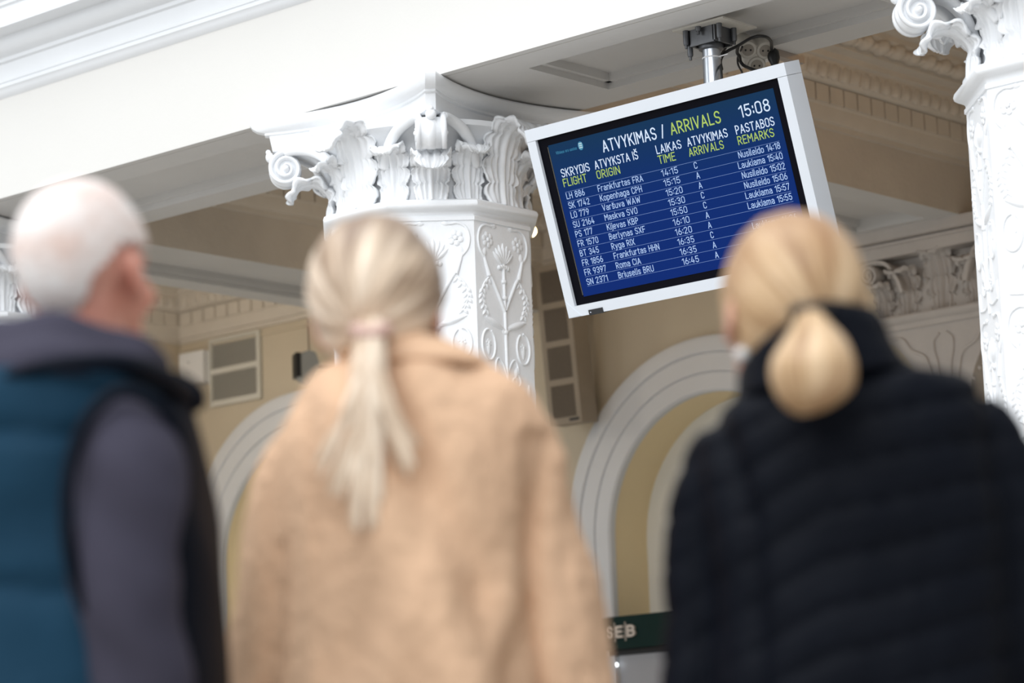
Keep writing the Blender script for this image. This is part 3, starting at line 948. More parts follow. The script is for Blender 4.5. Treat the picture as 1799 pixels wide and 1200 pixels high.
# ------------------------------------------------------------------ ceiling mount
PX, PYm = -5.578, 7.285
mount = empty('ceiling_mount', (PX, PYm, ZS), 'dark steel bracket and shiny pole carrying the arrivals display', 'mounting bracket')
bm = bmesh.new(); lathe(bm, [(.031, 2.30 + Z0), (.031, ZS - .03)], 32, (PX, PYm, 0))
pole = mk('pole', bm, M_STEEL, mount, ang=30)
bm = bmesh.new(); lathe(bm, [(.0318, 2.545 + Z0), (.0325, 2.546 + Z0), (.0325, 2.549 + Z0), (.0318, 2.550 + Z0)], 32, (PX, PYm, 0))
tube(bm, [(PX + .03, PYm, 2.547 + Z0), (PX + .075, PYm - .01, 2.545 + Z0)], .0022, 6)
mk('cable_tie', bm, M_PLASTIC, pole)
bm = bmesh.new(); box(bm, PX - .095, PX + .12, PYm - .085, PYm + .10, ZS - .005, ZS + .0012); bevel(bm, .002)
mk('ceiling_plate', bm, M_SOCKET, mount, smooth=False)
bm = bmesh.new()
box(bm, PX - .052, PX + .052, PYm - .052, PYm - .044, ZS - .062, ZS - .005)
box(bm, PX - .058, PX - .048, PYm - .052, PYm + .05, ZS - .058, ZS - .005)
box(bm, PX + .048, PX + .058, PYm - .052, PYm + .05, ZS - .058, ZS - .005)
box(bm, PX - .052, PX + .052, PYm + .042, PYm + .05, ZS - .062, ZS - .005)
bevel(bm, .002)
mk('bracket', bm, M_DARKSTEEL, mount, smooth=False)
bm = bmesh.new(); lathe(bm, [(.034, ZS - .075), (.042, ZS - .072), (.042, ZS - .012), (.036, ZS - .004)], 32, (PX, PYm, 0))
mk('pole_collar', bm, M_DARKSTEEL, mount)
for dx, dy, ln in ((-.074, -.02, .085), (-.060, -.058, .055), (.072, -.045, .055), (.068, .04, .050), (0, -.066, .02)):
    bm = bmesh.new()
    lathe(bm, [(.008, ZS - ln), (.010, ZS - ln + .006), (.010, ZS - .004)], 12, (PX + dx, PYm + dy, 0))
    lathe(bm, [(.005, ZS - ln - .012), (.005, ZS - ln + .002)], 10, (PX + dx, PYm + dy, 0))
    mk('bolt', bm, M_DARKSTEEL, mount)
bm = bmesh.new()      # rear yoke under the pole that holds the case
p0 = S(SW * .56, .05, -DEPTH - .03)
box(bm, PX - .05, PX + .05, PYm - .04, PYm + .03, 2.27 + Z0, 2.31 + Z0)
obox(bm, S(.60, .16, -DEPTH - .018), SHX * .09, SV * .14, SN * .016)
for s in (-1, 1):
    lathe(bm, [(.007, 2.33 + Z0), (.007, 2.40 + Z0)], 10, (PX + s * .045, PYm - .01, 0))
mk('yoke', bm, M_DARKSTEEL, mount, smooth=False)

# ------------------------------------------------------------------ triple socket and its cables on the soffit
def onz(px, py, zz): return onplane(px, py, 2, zz)
so = onz(1326, 94, ZS - .03)
sock = empty('triple_socket', (so.x, so.y, ZS), 'aged white three-way power socket on the soffit behind the display', 'power socket')
bm = bmesh.new()
axd = Vector((.62, -.55, -.56)).normalized()
side = axd.cross(Vector((0, 0, 1))).normalized(); uu = side.cross(axd)
cents = [so + side * .036 * math.cos(a) + uu * .036 * math.sin(a) for a in (R(150), R(35), R(262))]
for c in cents:
    k = 24
    loft(bm, [[c + axd * h + side * r_ * math.cos(2 * math.pi * j / k) + uu * r_ * math.sin(2 * math.pi * j / k) for j in range(k)] for h, r_ in ((-.075, .030), (.02, .032), (.025, .029), (.025, .024))])
obox(bm, so - axd * .025, side * .035, uu * .035, axd * .045)
mk('body', bm, M_SOCKET, sock)
for c in cents:
    bm = bmesh.new(); k = 20
    loft(bm, [[c + axd * h + side * r_ * math.cos(2 * math.pi * j / k) + uu * r_ * math.sin(2 * math.pi * j / k) for j in range(k)] for h, r_ in ((.0, .021), (.0265, .021))])
    f = mk('socket_face', bm, M_HOLE, sock)
    for s in (-1, 1):
        bm = bmesh.new(); ball(bm, c + axd * .0265 + side * s * .009, .0036, 8, 6); mk('socket_hole', bm, M_BLACKPL, f)
def cable(label, px, r_, zz=ZS - .03, cat='cable'):
    bm = bmesh.new()
    pts = [onz(a, b, zz - h) for a, b, h in px]
    tube(bm, smoothpath(pts, 8), r_, 8)
    o = mk('power_cable', bm, M_CABLE, base=pts[0])
    return tag(o, label, cat, 'cables around the display pole')
pl = cable('thick black cable arching over the three-way socket to a plug', [(1268, 122, .10), (1266, 106, .06), (1275, 92, .03), (1297, 80, .01), (1322, 66, 0), (1343, 64, 0), (1354, 72, 0), (1356, 86, 0), (1357, 92, .0)], .0055)
bm = bmesh.new(); c = onz(1358, 94, ZS - .035)
tube(bm, [c + Vector((-.012, 0, .02)), c, c + Vector((.006, -.004, -.02)), c + Vector((.01, -.006, -.045))], [.012, .022, .021, .012], 14)
mk('plug', bm, M_CABLE, pl)
cable('black cable looping down beside the three-way socket behind the display', [(1297, 80, .0), (1295, 92, .01), (1299, 99, .02), (1301, 108, .03), (1308, 116, .05), (1322, 122, .08), (1335, 126, .10)], .006)
cable('thin dark cable hanging in a loop between pole and socket', [(1304, 82, .0), (1300, 92, .0), (1296, 102, .02), (1297, 114, .04), (1303, 126, .08), (1306, 134, .12)], .0035)
cable('thin dark cable running down along the steel pole', [(1277, 80, .0), (1268, 96, .05), (1266, 112, .10), (1267, 128, .16), (1268, 142, .22)], .005, ZS - .02)
bm = bmesh.new()
tx = onz(1381, 100, ZS - .012).x
box(bm, tx - .016, tx + .016, 7.60, YB + .045, ZS - .024, ZS)
a = Vector((tx, 7.7, ZS))
tag(mk('cable_trunking', bm, mat('brown_trunking', (.33, .28, .24), .55), base=a, smooth=False), 'grey-brown cable trunking on the soffit beside the black plug', 'cable trunking')

# ------------------------------------------------------------------ hanging globe lamp
lp = onplane(933, 406, 1, 9.6)
lamp = empty('pendant_lamp', (lp.x, lp.y, ZT), 'small lit warm globe lamp between the column and the display', 'lamp')
bm = bmesh.new(); ball(bm, lp, .026, 20, 14); mk('globe', bm, M_BULB, lamp)
bm = bmesh.new(); lathe(bm, [(.014, lp.z + .018), (.018, lp.z + .04), (.010, lp.z + .06), (.008, ZT - .02), (.05, ZT - .015), (.05, ZT + .005)], 20, (lp.x, lp.y, 0)); mk('stem', bm, M_DARKSTEEL, lamp)
globe((lp.x, lp.y, lp.z - .06), 4, (1, .80, .58))
globe((-4.95, 8.7, 3.02 + Z0), 5, (1, .60, .28))      # unseen light without fixture, added to warm the right bay's ceiling
globe((-11.2, 9.0, 2.75 + Z0), 19, (1, .90, .76))  # unseen light without fixture, added to brighten the left bay

# ------------------------------------------------------------------ brown column loudspeaker on the back wall
a = onplane(940.5, 466, 1, YW - .24); b_ = onplane(963, 752, 1, YW - .24)
c_top = onplane(999, 459, 1, YW - .24); c_bot = onplane(1019, 742, 1, YW - .24)
wd = .215
ctr = (a + b_ + c_top + c_bot) / 4
tl = R(5)
vdn = Vector((0, math.sin(tl), -math.cos(tl))); nout = Vector((0, -math.cos(tl), -math.sin(tl)))
HL = .405
def LS(u, v, h=0): return ctr + Vector((1, 0, 0)) * u + vdn * v + nout * h
spk = empty('column_loudspeaker', (ctr.x, YW, ctr.z), 'tall brown loudspeaker with four meshed panels between column and display', 'loudspeaker')
bm = bmesh.new(); obox(bm, LS(0, 0, -.06), (wd / 2, 0, 0), vdn * HL, nout * .06); bevel(bm, .006)
cab = mk('cabinet', bm, M_SPKBROWN, spk, smooth=False)
for k in range(4):
    v = -HL + .115 + .193 * k
    bm = bmesh.new()
    n = 17
    pts = []
    for j in range(n): pts.append((-.078 + (.006 if j % 2 else 0), v - .080 + .160 * j / (n - 1)))
    for j in range(n): pts.append((.078 - (.006 if j % 2 else 0), v + .080 - .160 * j / (n - 1)))
    loft(bm, [[LS(p, q, h) for p, q in pts] for h in (-.01, .0025)])
    mk('mesh_panel', bm, M_SPKGRID, spk, smooth=False)
bm = bmesh.new(); obox(bm, LS(.06, HL - .02, .001), (.03, 0, 0), vdn * .006, nout * .003); mk('name_plate', bm, M_BLACKPL, spk, smooth=False)
for v in (-.28, .28):
    p = LS(0, v, -.12); bm = bmesh.new(); box(bm, ctr.x - .03, ctr.x + .02, p.y, YW, p.z - .02, p.z + .02)
    mk('wall_bracket', bm, M_DARKSTEEL, spk, smooth=False)

# ------------------------------------------------------------------ things on the back wall of the far bay
def W(px, py, off=0): return onplane(px, py, 1, YW - off)
tlp, brp = W(371, 596), W(462, 703)
x0, x1, z1, z0 = tlp.x, brp.x, (tlp.z + W(458, 582).z) / 2, (brp.z + W(375, 713).z) / 2
vent = empty('ventilation_grille', ((x0 + x1) / 2, YW, z0), 'cream double louvred ventilation grille high on the wall', 'ventilation grille')
bm = bmesh.new()
f_ = .022; zm = (z0 + z1) / 2 + .005
xa, xb = x0 + f_ * .7, x1 - f_ * 1.2
for q in ((xa, xb, z0, z0 + f_ * 1.4), (xa, xb, z1 - f_ * .8, z1), (x0, xa, z0, z1), (xb, x1, z0, z1), (xa, xb, zm - f_ * .7, zm + f_ * .7)):
    box(bm, q[0], q[1], YW - .02, YW, q[2], q[3])
mk('frame', bm, M_GRILLE, vent, smooth=False)
bm = bmesh.new(); box(bm, x0, x1, YW - .003, YW, z0, z1); mk('backing', bm, mat('vent_dark', (.16, .15, .13), .8), vent, smooth=False)
for za, zb_ in ((z0 + f_ * 1.4, zm - f_ * .7), (zm + f_ * .7, z1 - f_ * .8)):
    bm = bmesh.new(); n = 14
    for k in range(n):
        zc = za + (zb_ - za) * (k + .5) / n
        obox(bm, ((x0 + x1) / 2, YW - .010, zc), ((x1 - x0) / 2 - .02, 0, 0), (0, .0055, .0026), (0, -.0006, .0012))
    mk('louvres', bm, M_GRILLE, vent, smooth=False)
a, b_ = W(321, 621, .04), W(364, 672, .04)
bm = bmesh.new(); box(bm, a.x, b_.x, YW - .07, YW, b_.z, a.z - .01); bevel(bm, .015, 3)
wb = mk('wall_box', bm, M_PLASTIC, base=((a.x + b_.x) / 2, YW, b_.z), smooth=True, ang=30)
tag(wb, 'small white wall box left of the louvred grille', 'junction box')
bm = bmesh.new()
for dz in (.33, .66): ball(bm, (a.x + (b_.x - a.x) * .4, YW - .0705, b_.z + (a.z - b_.z) * dz), .005, 8, 6)
mk('screw', bm, M_GREYPL, wb)
# little tilted loudspeaker
c = W(533, 643, .20)
ls = empty('wall_loudspeaker', (c.x, YW, c.z), 'small grey wall loudspeaker with black front above the left arch', 'loudspeaker')
nf = Vector((-.55, -.835, 0)).normalized(); wd_ = Vector((.835, -.55, 0)).normalized(); az_ = Vector((0, 0, 1))
bm = bmesh.new()
loft(bm, [[c - nf * p + az_ * q + wd_ * s_ for p, q in ((-.035, .058), (.025, .080), (.060, .068), (.085, .0), (.030, -.105), (-.010, -.088), (-.035, -.066))] for s_ in (-.05, .05)])
bevel(bm, .006)
mk('housing', bm, M_GREYPL, ls, ang=30)
bm = bmesh.new(); obox(bm, c + nf * .037, wd_ * .053, nf * .014, az_ * .066); bevel(bm, .006)
mk('front_grille', bm, M_BLACKPL, ls, ang=30)
bm = bmesh.new(); tube(bm, [c - nf * .05, (c.x + .02, YW, c.z)], .012, 10); mk('wall_arm', bm, M_DARKSTEEL, ls)
bm = bmesh.new(); q0, q1 = W(541.5, 563, .004), W(543, 640, .004)
tube(bm, [q0, (q0.x, q0.y, q1.z)], .0045, 6)
tag(mk('speaker_cable', bm, M_SPKBROWN, base=q0), 'thin brown cable down the wall to the small loudspeaker', 'cable')

# ------------------------------------------------------------------ bank machine under the arch
ya0 = YW - .30
sl, sr = onplane(1046, 1086, 1, ya0), onplane(1240, 1068, 1, ya0)
zt = onplane(1100, 1081.5, 1, ya0).z; zb0 = onplane(1100, 1139, 1, ya0).z
atm = empty('cash_machine', ((sl.x + sr.x) / 2, ya0 + .3, 0), 'silver bank machine under dark green SEB sign, beneath the right-hand arch', 'cash machine')
bm = bmesh.new(); box(bm, sl.x, sr.x, ya0, ya0 + .60, zb0, zt); bevel(bm, .004)
sign = mk('sign', bm, M_GREEN, atm, smooth=False)
bm = bmesh.new(); box(bm, sl.x + .03, sr.x - .02, ya0 + .05, ya0 + .55, zb0 - .028, zb0 + .002)
mk('sign_underside', bm, M_BLACKPL, sign, smooth=False)
pa = onplane(1067, 1121, 1, ya0); pb = onplane(1120, 1119, 1, ya0)
capS = .058
zl = onplane(1094, 1120.5, 1, ya0).z
wS = (pb.x - pa.x)
for s, f0, f1 in (('S', .0, .236), ('E', .31, .585), ('B', .68, 1.0)):
    bm = bmesh.new()
    put_text(bm, s, 0, 0, capS, width=wS * (f1 - f0), weight=.205, place=lambda p, q, f0=f0: Vector((pa.x + wS * f0 + p, ya0 - .001, zl - q)))
    for i_, f in enumerate(bm.faces):
        for q in f.verts: q.co.y -= i_ * 4e-5
    r_ = bmesh.ops.extrude_face_region(bm, geom=bm.faces[:])
    bmesh.ops.translate(bm, verts=[e for e in r_['geom'] if isinstance(e, bmesh.types.BMVert)], vec=(0, -.012, 0))
    mk('sign_letter', bm, M_LETTER, sign, smooth=False)
for f in (.275, .63):
    bm = bmesh.new(); box(bm, pa.x + wS * f - .002, pa.x + wS * f + .002, ya0 - .008, ya0, zl - .016, zl + capS + .016)
    mk('sign_divider', bm, M_LETTER, sign, smooth=False)
bx = onplane(1100, 1150, 1, ya0 + .1).x
bm = bmesh.new(); box(bm, sl.x + .02, bx - .008, ya0 + .02, ya0 + .56, 0, zb0 - .03); bevel(bm, .006)
mk('side_panel', bm, M_SILVER, atm, smooth=False)
bm = bmesh.new(); box(bm, bx - .008, bx + .006, ya0 + .05, ya0 + .5, 0, zb0 - .03); mk('seam_strip', bm, M_GREYPL, atm, smooth=False)
bm = bmesh.new(); box(bm, bx + .006, sr.x - .02, ya0 + .045, ya0 + .56, 0, zb0 - .03); bevel(bm, .006)
body_ = mk('front_panel', bm, M_GREYPANEL, atm, smooth=False)
bm = bmesh.new(); box(bm, bx + .12, sr.x - .14, ya0 + .035, ya0 + .05, 1.25, 1.52); mk('display', bm, M_BLACKPL, body_, smooth=False)
bm = bmesh.new(); box(bm, bx + .14, sr.x - .2, ya0 + .0, ya0 + .05, .98, 1.05); mk('keypad', bm, M_GREYPL, body_, smooth=False)
bm = bmesh.new(); q = onplane(1083, 1168, 1, ya0 + .02); ball(bm, q, .010, 10, 8)
mk('indicator_light', bm, emat('machine_light', (.9, .95, 1), 3.0), atm)
# ================================================================== the three travellers
M_SKIN = mat('skin', (0.62, 0.36, 0.27), 0.5, 0.10, 9.0, col2=(.60, .30, .22))
M_SKIN2 = mat('skin_ruddy', (0.74, 0.385, 0.30), 0.5, 0.22, 14.0, col2=(.55, .21, .15))
M_EYE = mat('eye_white', (.8, .8, .8), .3)
M_CAMEL = mat('camel_teddy_fleece', (0.80, 0.535, 0.355), 0.9, 0.14, 7.0, 0.5, 160, spec=.1, sheen=.12)
M_VEST = mat('teal_navy_vest', (0.010, 0.043, 0.080), 0.7, 0.2, 5.0, 0.2, 60, spec=.1)
M_NAVY = mat('dark_navy_trim_and_shade', (0.0035, 0.006, 0.012), 0.65, spec=.08)  # dark trim, also the painted shade on the vest front
M_HOOD = mat('grey_violet_hoodie', (0.056, 0.053, 0.078), 0.9, 0.15, 8.0, 0.35, 200, spec=.15)
M_PUFF = mat('black_puffer_nylon', (0.0036, 0.0050, 0.0092), 0.6, 0.2, 6.0, 0.25, 50, spec=.08)
M_TROU = mat('dark_denim', (0.03, 0.035, 0.06), 0.85, 0.2, 20, 0.3, 150)
M_SHOE = mat('dark_shoe_leather', (0.02, 0.018, 0.016), 0.45)
M_PEARL = mat('pearl_earring', (.78, .80, .80), .2, spec=.8)
M_TIE = mat('pink_hair_tie', (.62, .42, .36), .6)
M_BTIE = mat('dark_hair_tie', (.02, .018, .016), .6)
def hairmat(name, a, b_, c_, root):
    m = bpy.data.materials.new(name); m.use_nodes = True
    nt = m.node_tree; p = nt.nodes['Principled BSDF']
    p.inputs['Roughness'].default_value = .42; p.inputs['Specular IOR Level'].default_value = .4
    tc = nt.nodes.new('ShaderNodeTexCoord'); mp = nt.nodes.new('ShaderNodeMapping'); mp.inputs['Scale'].default_value = (26, 1.1, 1)
    nt.links.new(tc.outputs['UV'], mp.inputs['Vector'])
    n = nt.nodes.new('ShaderNodeTexNoise'); n.inputs['Scale'].default_value = 1.0; n.inputs['Detail'].default_value = 6; n.inputs['Roughness'].default_value = .65
    nt.links.new(mp.outputs['Vector'], n.inputs['Vector'])
    r_ = nt.nodes.new('ShaderNodeValToRGB')
    r_.color_ramp.elements[0].position = .36; r_.color_ramp.elements[0].color = (*c_, 1)
    r_.color_ramp.elements[1].position = .64; r_.color_ramp.elements[1].color = (*a, 1)
    e = r_.color_ramp.elements.new(.48); e.color = (*b_, 1)
    nt.links.new(n.outputs['Fac'], r_.inputs['Fac'])
    # darker roots towards the crown, streaked along the strands
    sx = nt.nodes.new('ShaderNodeSeparateXYZ'); nt.links.new(tc.outputs['UV'], sx.inputs['Vector'])
    m2 = nt.nodes.new('ShaderNodeMapping'); m2.inputs['Scale'].default_value = (11, .8, 1); nt.links.new(tc.outputs['UV'], m2.inputs['Vector'])
    n3 = nt.nodes.new('ShaderNodeTexNoise'); n3.inputs['Scale'].default_value = 1.0; nt.links.new(m2.outputs['Vector'], n3.inputs['Vector'])
    ad = nt.nodes.new('ShaderNodeMath'); ad.operation = 'MULTIPLY_ADD'; ad.inputs[1].default_value = .9; nt.links.new(n3.outputs['Fac'], ad.inputs[0]); nt.links.new(sx.outputs['Y'], ad.inputs[2])
    mr = nt.nodes.new('ShaderNodeMapRange'); mr.inputs['From Min'].default_value = .74; mr.inputs['From Max'].default_value = 1.0; mr.inputs['To Max'].default_value = .85
    nt.links.new(ad.outputs[0], mr.inputs['Value'])
    mx = nt.nodes.new('ShaderNodeMix'); mx.data_type = 'RGBA'
    nt.links.new(mr.outputs['Result'], mx.inputs['Factor']); nt.links.new(r_.outputs['Color'], mx.inputs['A']); mx.inputs['B'].default_value = (*root, 1)
    nt.links.new(mx.outputs['Result'], p.inputs['Base Color'])
    bp = nt.nodes.new('ShaderNodeBump'); bp.inputs['Strength'].default_value = .6; bp.inputs['Distance'].default_value = .006
    nt.links.new(n.outputs['Fac'], bp.inputs['Height']); nt.links.new(bp.outputs['Normal'], p.inputs['Normal'])
    return m
M_HAIR1 = hairmat('ash_blonde_hair', (.95, .82, .67), (.74, .58, .43), (.24, .155, .10), (.22, .145, .10))
M_HAIR2 = hairmat('golden_blonde_hair', (.74, .56, .37), (.58, .39, .22), (.30, .17, .085), (.36, .20, .10))
M_HAIR0 = mat('short_white_hair', (.86, .85, .84), .7, .22, 16, .5, 120, col2=(.72, .56, .50))

def ring(xl, yl, xr, yr, b, D, off=0.0, n=32, e=2.35):
    L, Q = P(xl, yl, D + off), P(xr, yr, D + off)
    c = (L + Q) / 2; h = (Q - L) / 2
    out = []
    for k in range(n):
        a = 2 * math.pi * k / n
        ca, sa = math.cos(a), math.sin(a)
        out.append(c + h * (math.copysign(abs(ca) ** (2 / e), ca)) + FH * b * (math.copysign(abs(sa) ** (2 / e), sa)))
    return out
def densify(rings, m=3):
    out = []
    for i in range(len(rings) - 1):
        a, b_ = rings[max(i - 1, 0)], rings[i]
        c, d = rings[i + 1], rings[min(i + 2, len(rings) - 1)]
        for k in range(m):
            t = k / m
            out.append([0.5 * ((2 * q1) + (q2 - q0) * t + (2 * q0 - 5 * q1 + 4 * q2 - q3) * t * t + (3 * q1 - q0 - 3 * q2 + q3) * t ** 3) for q0, q1, q2, q3 in zip(a, b_, c, d)])
    out.append(rings[-1])
    return out
def remesh(bm, voxel, smooth=6, fac=.5):
    bmesh.ops.recalc_face_normals(bm, faces=bm.faces)
    me = bpy.data.meshes.new('tmp'); bm.to_mesh(me); bm.free()
    o = bpy.data.objects.new('tmp', me); C.objects.link(o)
    r_ = o.modifiers.new('r', 'REMESH'); r_.mode = 'VOXEL'; r_.voxel_size = voxel
    s_ = o.modifiers.new('s', 'SMOOTH'); s_.factor = fac; s_.iterations = smooth
    dg = bpy.context.evaluated_depsgraph_get()
    m2 = bpy.data.meshes.new_from_object(o.evaluated_get(dg))
    bpy.data.objects.remove(o); bpy.data.meshes.remove(me)
    b2 = bmesh.new(); b2.from_mesh(m2); bpy.data.meshes.remove(m2)
    return b2
def displace(bm, fn):
    bm.normal_update()
    mv = [(v, v.normal * fn(v.co, v.normal)) for v in bm.verts]
    for v, d in mv: v.co += d
def pxtube(bm, path, rad, D, scale, offs=None, n=20, sub=5):
    pts = [P(x, y, D + (offs[i] if offs else 0)) for i, (x, y) in enumerate(path)]
    pp = smoothpath(pts, sub)
    rr = []
    for i in range(len(rad) - 1):
        for k in range(sub): rr.append((rad[i] + (rad[i + 1] - rad[i]) * k / sub) / scale)
    rr.append(rad[-1] / scale)
    tube(bm, pp, rr, n)
    return pp
BAS = Matrix((RH, FH, Vector((0, 0, 1)))).transposed()
def headm(px, py, D, yaw, pitch, roll, s):
    m = BAS @ Matrix.Rotation(R(-yaw), 3, 'Z') @ Matrix.Rotation(R(pitch), 3, 'X') @ Matrix.Rotation(R(roll), 3, 'Y')
    return P(px, py, D), m, s
def hl(H, x, y, z):
    c, m, s = H
    return c + m @ (Vector((x, y, z)) * s)
def hball(bm, H, x, y, z, rx, ry, rz, rot=None):
    c, m, s = H
    mm = m @ rot if rot else m
    ball(bm, hl(H, x, y, z), s, 24, 16, (rx, ry, rz), mm)
def head(bm, H):
    hball(bm, H, 0, -.012, .035, .077, .098, .092)
    hball(bm, H, 0, .030, -.02, .066, .066, .080)
    hball(bm, H, 0, .045, -.075, .048, .045, .045)
    hball(bm, H, 0, .070, -.100, .024, .020, .018)
    hball(bm, H, 0, .101, -.018, .012, .016, .026); hball(bm, H, 0, .110, -.036, .016, .015, .012)
    hball(bm, H, 0, .080, .022, .052, .018, .014)
    hball(bm, H, 0, .092, -.060, .024, .012, .006); hball(bm, H, 0, .090, -.070, .021, .012, .007)
    for s in (-1, 1):
        hball(bm, H, s * .040, .070, -.030, .024, .022, .022)
        r_ = Matrix.Rotation(R(s * 22), 3, 'Z')
        hball(bm, H, s * .083, -.008, -.006, .008, .026, .034, r_)
        hball(bm, H, s * .080, .000, -.034, .008, .013, .014, r_)
def hand(bm, wrist, d, fwd, side):
    """palm, four unequal fingers bent a little, thumb from the side of the palm; d = down the arm, fwd = thumb side"""
    d = d.normalized(); fwd = (fwd - d * fwd.dot(d)).normalized(); inn = d.cross(fwd).normalized() * side
    pc = wrist + d * .055
    ball(bm, pc, 1, 16, 12, (.040, .018, .055), Matrix((fwd, inn, d)).transposed())
    for k, (o_, ln) in enumerate(((.030, .072), (.010, .080), (-.010, .075), (-.029, .058))):
        b0 = pc + fwd * o_ + d * .038
        tube(bm, [b0, b0 + d * ln * .4 + inn * .004, b0 + d * ln * .75 + inn * .018, b0 + d * ln * .95 + inn * .036], [.0095, .009, .0085, .0075], 10)
    t0 = pc + fwd * .032 - d * .022
    tube(bm, [t0, t0 + fwd * .022 + d * .022 + inn * .008, t0 + fwd * .028 + d * .052 + inn * .018, t0 + fwd * .024 + d * .074 + inn * .022], [.012, .011, .0095, .008], 10)
def person(name, label, H, torso, arms, base, fyaw, hipw, hipz, skin, nb):
    """one continuous body; torso rings are the clothing's shrunk inwards"""
    bm = bmesh.new()
    head(bm, H)
    tube(bm, [hl(H, 0, -.025, -.02), hl(H, 0, -.022, -.09), nb, nb - Vector((0, 0, .07))], [.055, .053, .060, .085], 20)
    tr = []
    for r_ in torso:
        c = sum(r_, Vector()) / len(r_)
        tr.append([c + (q - c) * .74 for q in r_])
    loft(bm, tr)
    dirf = FH * math.cos(fyaw) + RH * math.sin(fyaw)
    dirs = RH * math.cos(fyaw) - FH * math.sin(fyaw)
    for s, pts in arms:
        tube(bm, smoothpath(pts, 4), [.024 - .004 * i / (4 * (len(pts) - 1)) for i in range(4 * (len(pts) - 1) + 1)], 16)
        hand(bm, pts[-1], pts[-1] - pts[-2], dirf, -s)
    legs = []
    for s in (-1, 1):
        h_ = Vector((base.x, base.y, hipz)) + dirs * s * hipw * .5
        k_ = Vector((base.x, base.y, hipz * .54)) + dirs * s * (hipw * .5 + .01) + dirf * .02
        a_ = Vector((base.x, base.y, .09)) + dirs * s * (hipw * .5 + .02) - dirf * .015
        legs.append((h_, k_, a_))
        tube(bm, smoothpath([h_ + Vector((0, 0, .06)), h_, (h_ + k_) / 2 + dirf * .01, k_, (k_ + a_) / 2 - dirf * .012, a_], 3), [.085, .085, .085, .085, .08, .075, .072, .066, .06, .056, .056, .056, .052, .046, .04, .038][:16], 18)
        ball(bm, a_ + dirf * .06 - Vector((0, 0, .055)), 1, 16, 10, (.04, .11, .034), Matrix((dirs, dirf, Vector((0, 0, 1)))).transposed())
    bm = remesh(bm, .0062, 5)
    o = mk('person', bm, skin, base=base)
    tag(o, label, 'person')
    for s in (-1, 1):
        b2 = bmesh.new(); hball(b2, H, s * .031, .079, .004, .0120, .0120, .0105); eye = mk('eye', b2, M_EYE, o)
        b2 = bmesh.new(); hball(b2, H, s * .031, .0895, .005, .0055, .0025, .0055); mk('iris', b2, M_NAVY, eye)
    for h_, k_, a_ in legs:
        b2 = bmesh.new()
        tube(b2, smoothpath([h_ + Vector((0, 0, .08)), h_, k_, a_ + Vector((0, 0, .02))], 6), [.10] * 7 + [.10 - .002 * i for i in range(6)] + [.088 - .003 * i for i in range(6)], 20)
        displace(b2, lambda c, n: .006 * noise.noise(c * 14))
        mk('trouser_leg', b2, M_TROU, o)
        b2 = bmesh.new()
        mx = Matrix((dirs, dirf, Vector((0, 0, 1)))).transposed()
        ball(b2, a_ + dirf * .055 + Vector((0, 0, -.045)), 1, 20, 12, (.048, .135, .042), mx)
        ball(b2, a_ + Vector((0, 0, -.025)), 1, 16, 10, (.046, .058, .060), mx)
        obox(b2, a_ + dirf * .05 + Vector((0, 0, -.080)), dirs * .044, dirf * .125, Vector((0, 0, .010)))
        b2 = remesh(b2, .007, 3)
        mk('shoe', b2, M_SHOE, o)
    return o
def foldnoise(c, sx, sz, seed):
    x = c.dot(RH); y = c.dot(FH)
    return noise.noise(Vector((x * sx + seed, y * sx, c.z * sz)))
def haircap(H, pole, keep, scale, amp, freq, seed, n=120, m=46):
    """shell of combed hair over the skull; strands run into the pole (head-local direction)"""
    pole = Vector(pole).normalized()
    ax = pole.cross(Vector((0, 0, 1))); ax = ax.normalized() if ax.length > .1 else Vector((1, 0, 0))
    ay = pole.cross(ax)
    bm = bmesh.new(); uv = bm.loops.layers.uv.new('UVMap')
    grid = []
    for i in range(m + 1):
        th = math.pi * (i + .15) / (m + .3)
        row = []
        for k in range(n):
            a = 2 * math.pi * k / n
            d = pole * math.cos(th) + (ax * math.cos(a) + ay * math.sin(a)) * math.sin(th)
            f = scale + amp * noise.noise(Vector((math.cos(a) * freq, math.sin(a) * freq, th * .7 + seed))) * min(1, math.sin(th) * 1.6)
            f += amp * .5 * noise.noise(Vector((math.cos(a) * freq * 3, math.sin(a) * freq * 3, th * .9 + seed))) * min(1, math.sin(th) * 1.6)
            p = Vector((d.x * .077 * f, d.y * .098 * f - .012, d.z * .092 * f + .035))
            if d.z < 0: p.z -= .012 * d.z * d.z
            row.append((p, d, a, th))
        grid.append(row)
    vs = [[bm.verts.new(hl(H, *p)) for p, d, a, t in r_] for r_ in grid]
    for i in range(m):
        for k in range(n):
            j = (k + 1) % n
            if all(keep(grid[q][w_][1], grid[q][w_][0]) for q, w_ in ((i, k), (i, j), (i + 1, j), (i + 1, k))):
                f = bm.faces.new((vs[i][k], vs[i][j], vs[i + 1][j], vs[i + 1][k]))
                for lp, (q, w_) in zip(f.loops, ((i, k), (i, k + 1), (i + 1, k + 1), (i + 1, k))):
                    lp[uv].uv = (w_ / n, q / m)
    bmesh.ops.delete(bm, geom=[v for v in bm.verts if not v.link_faces], context='VERTS')
    return bm
def strands(bm, curves):
    """flat tapered locks; curves = [(points, radius)]"""
    uv = bm.loops.layers.uv.verify()
    for pts, r_, u0 in curves:
        pp = smoothpath(pts, 5); n = len(pp)
        nf = len(bm.faces)
        tube(bm, pp, [r_ * (.55 + .9 * math.sin(math.pi * min(1, (i / (n - 1)) * .85 + .10))) * (1 if i < n - 1 else .2) for i in range(n)], 7)
        bm.faces.ensure_lookup_table()
        for f in bm.faces[nf:]:
            for lp in f.loops: lp[uv].uv = (u0 + .01 * (lp.index % 3), .5 * (lp.vert.co - pp[0]).length)

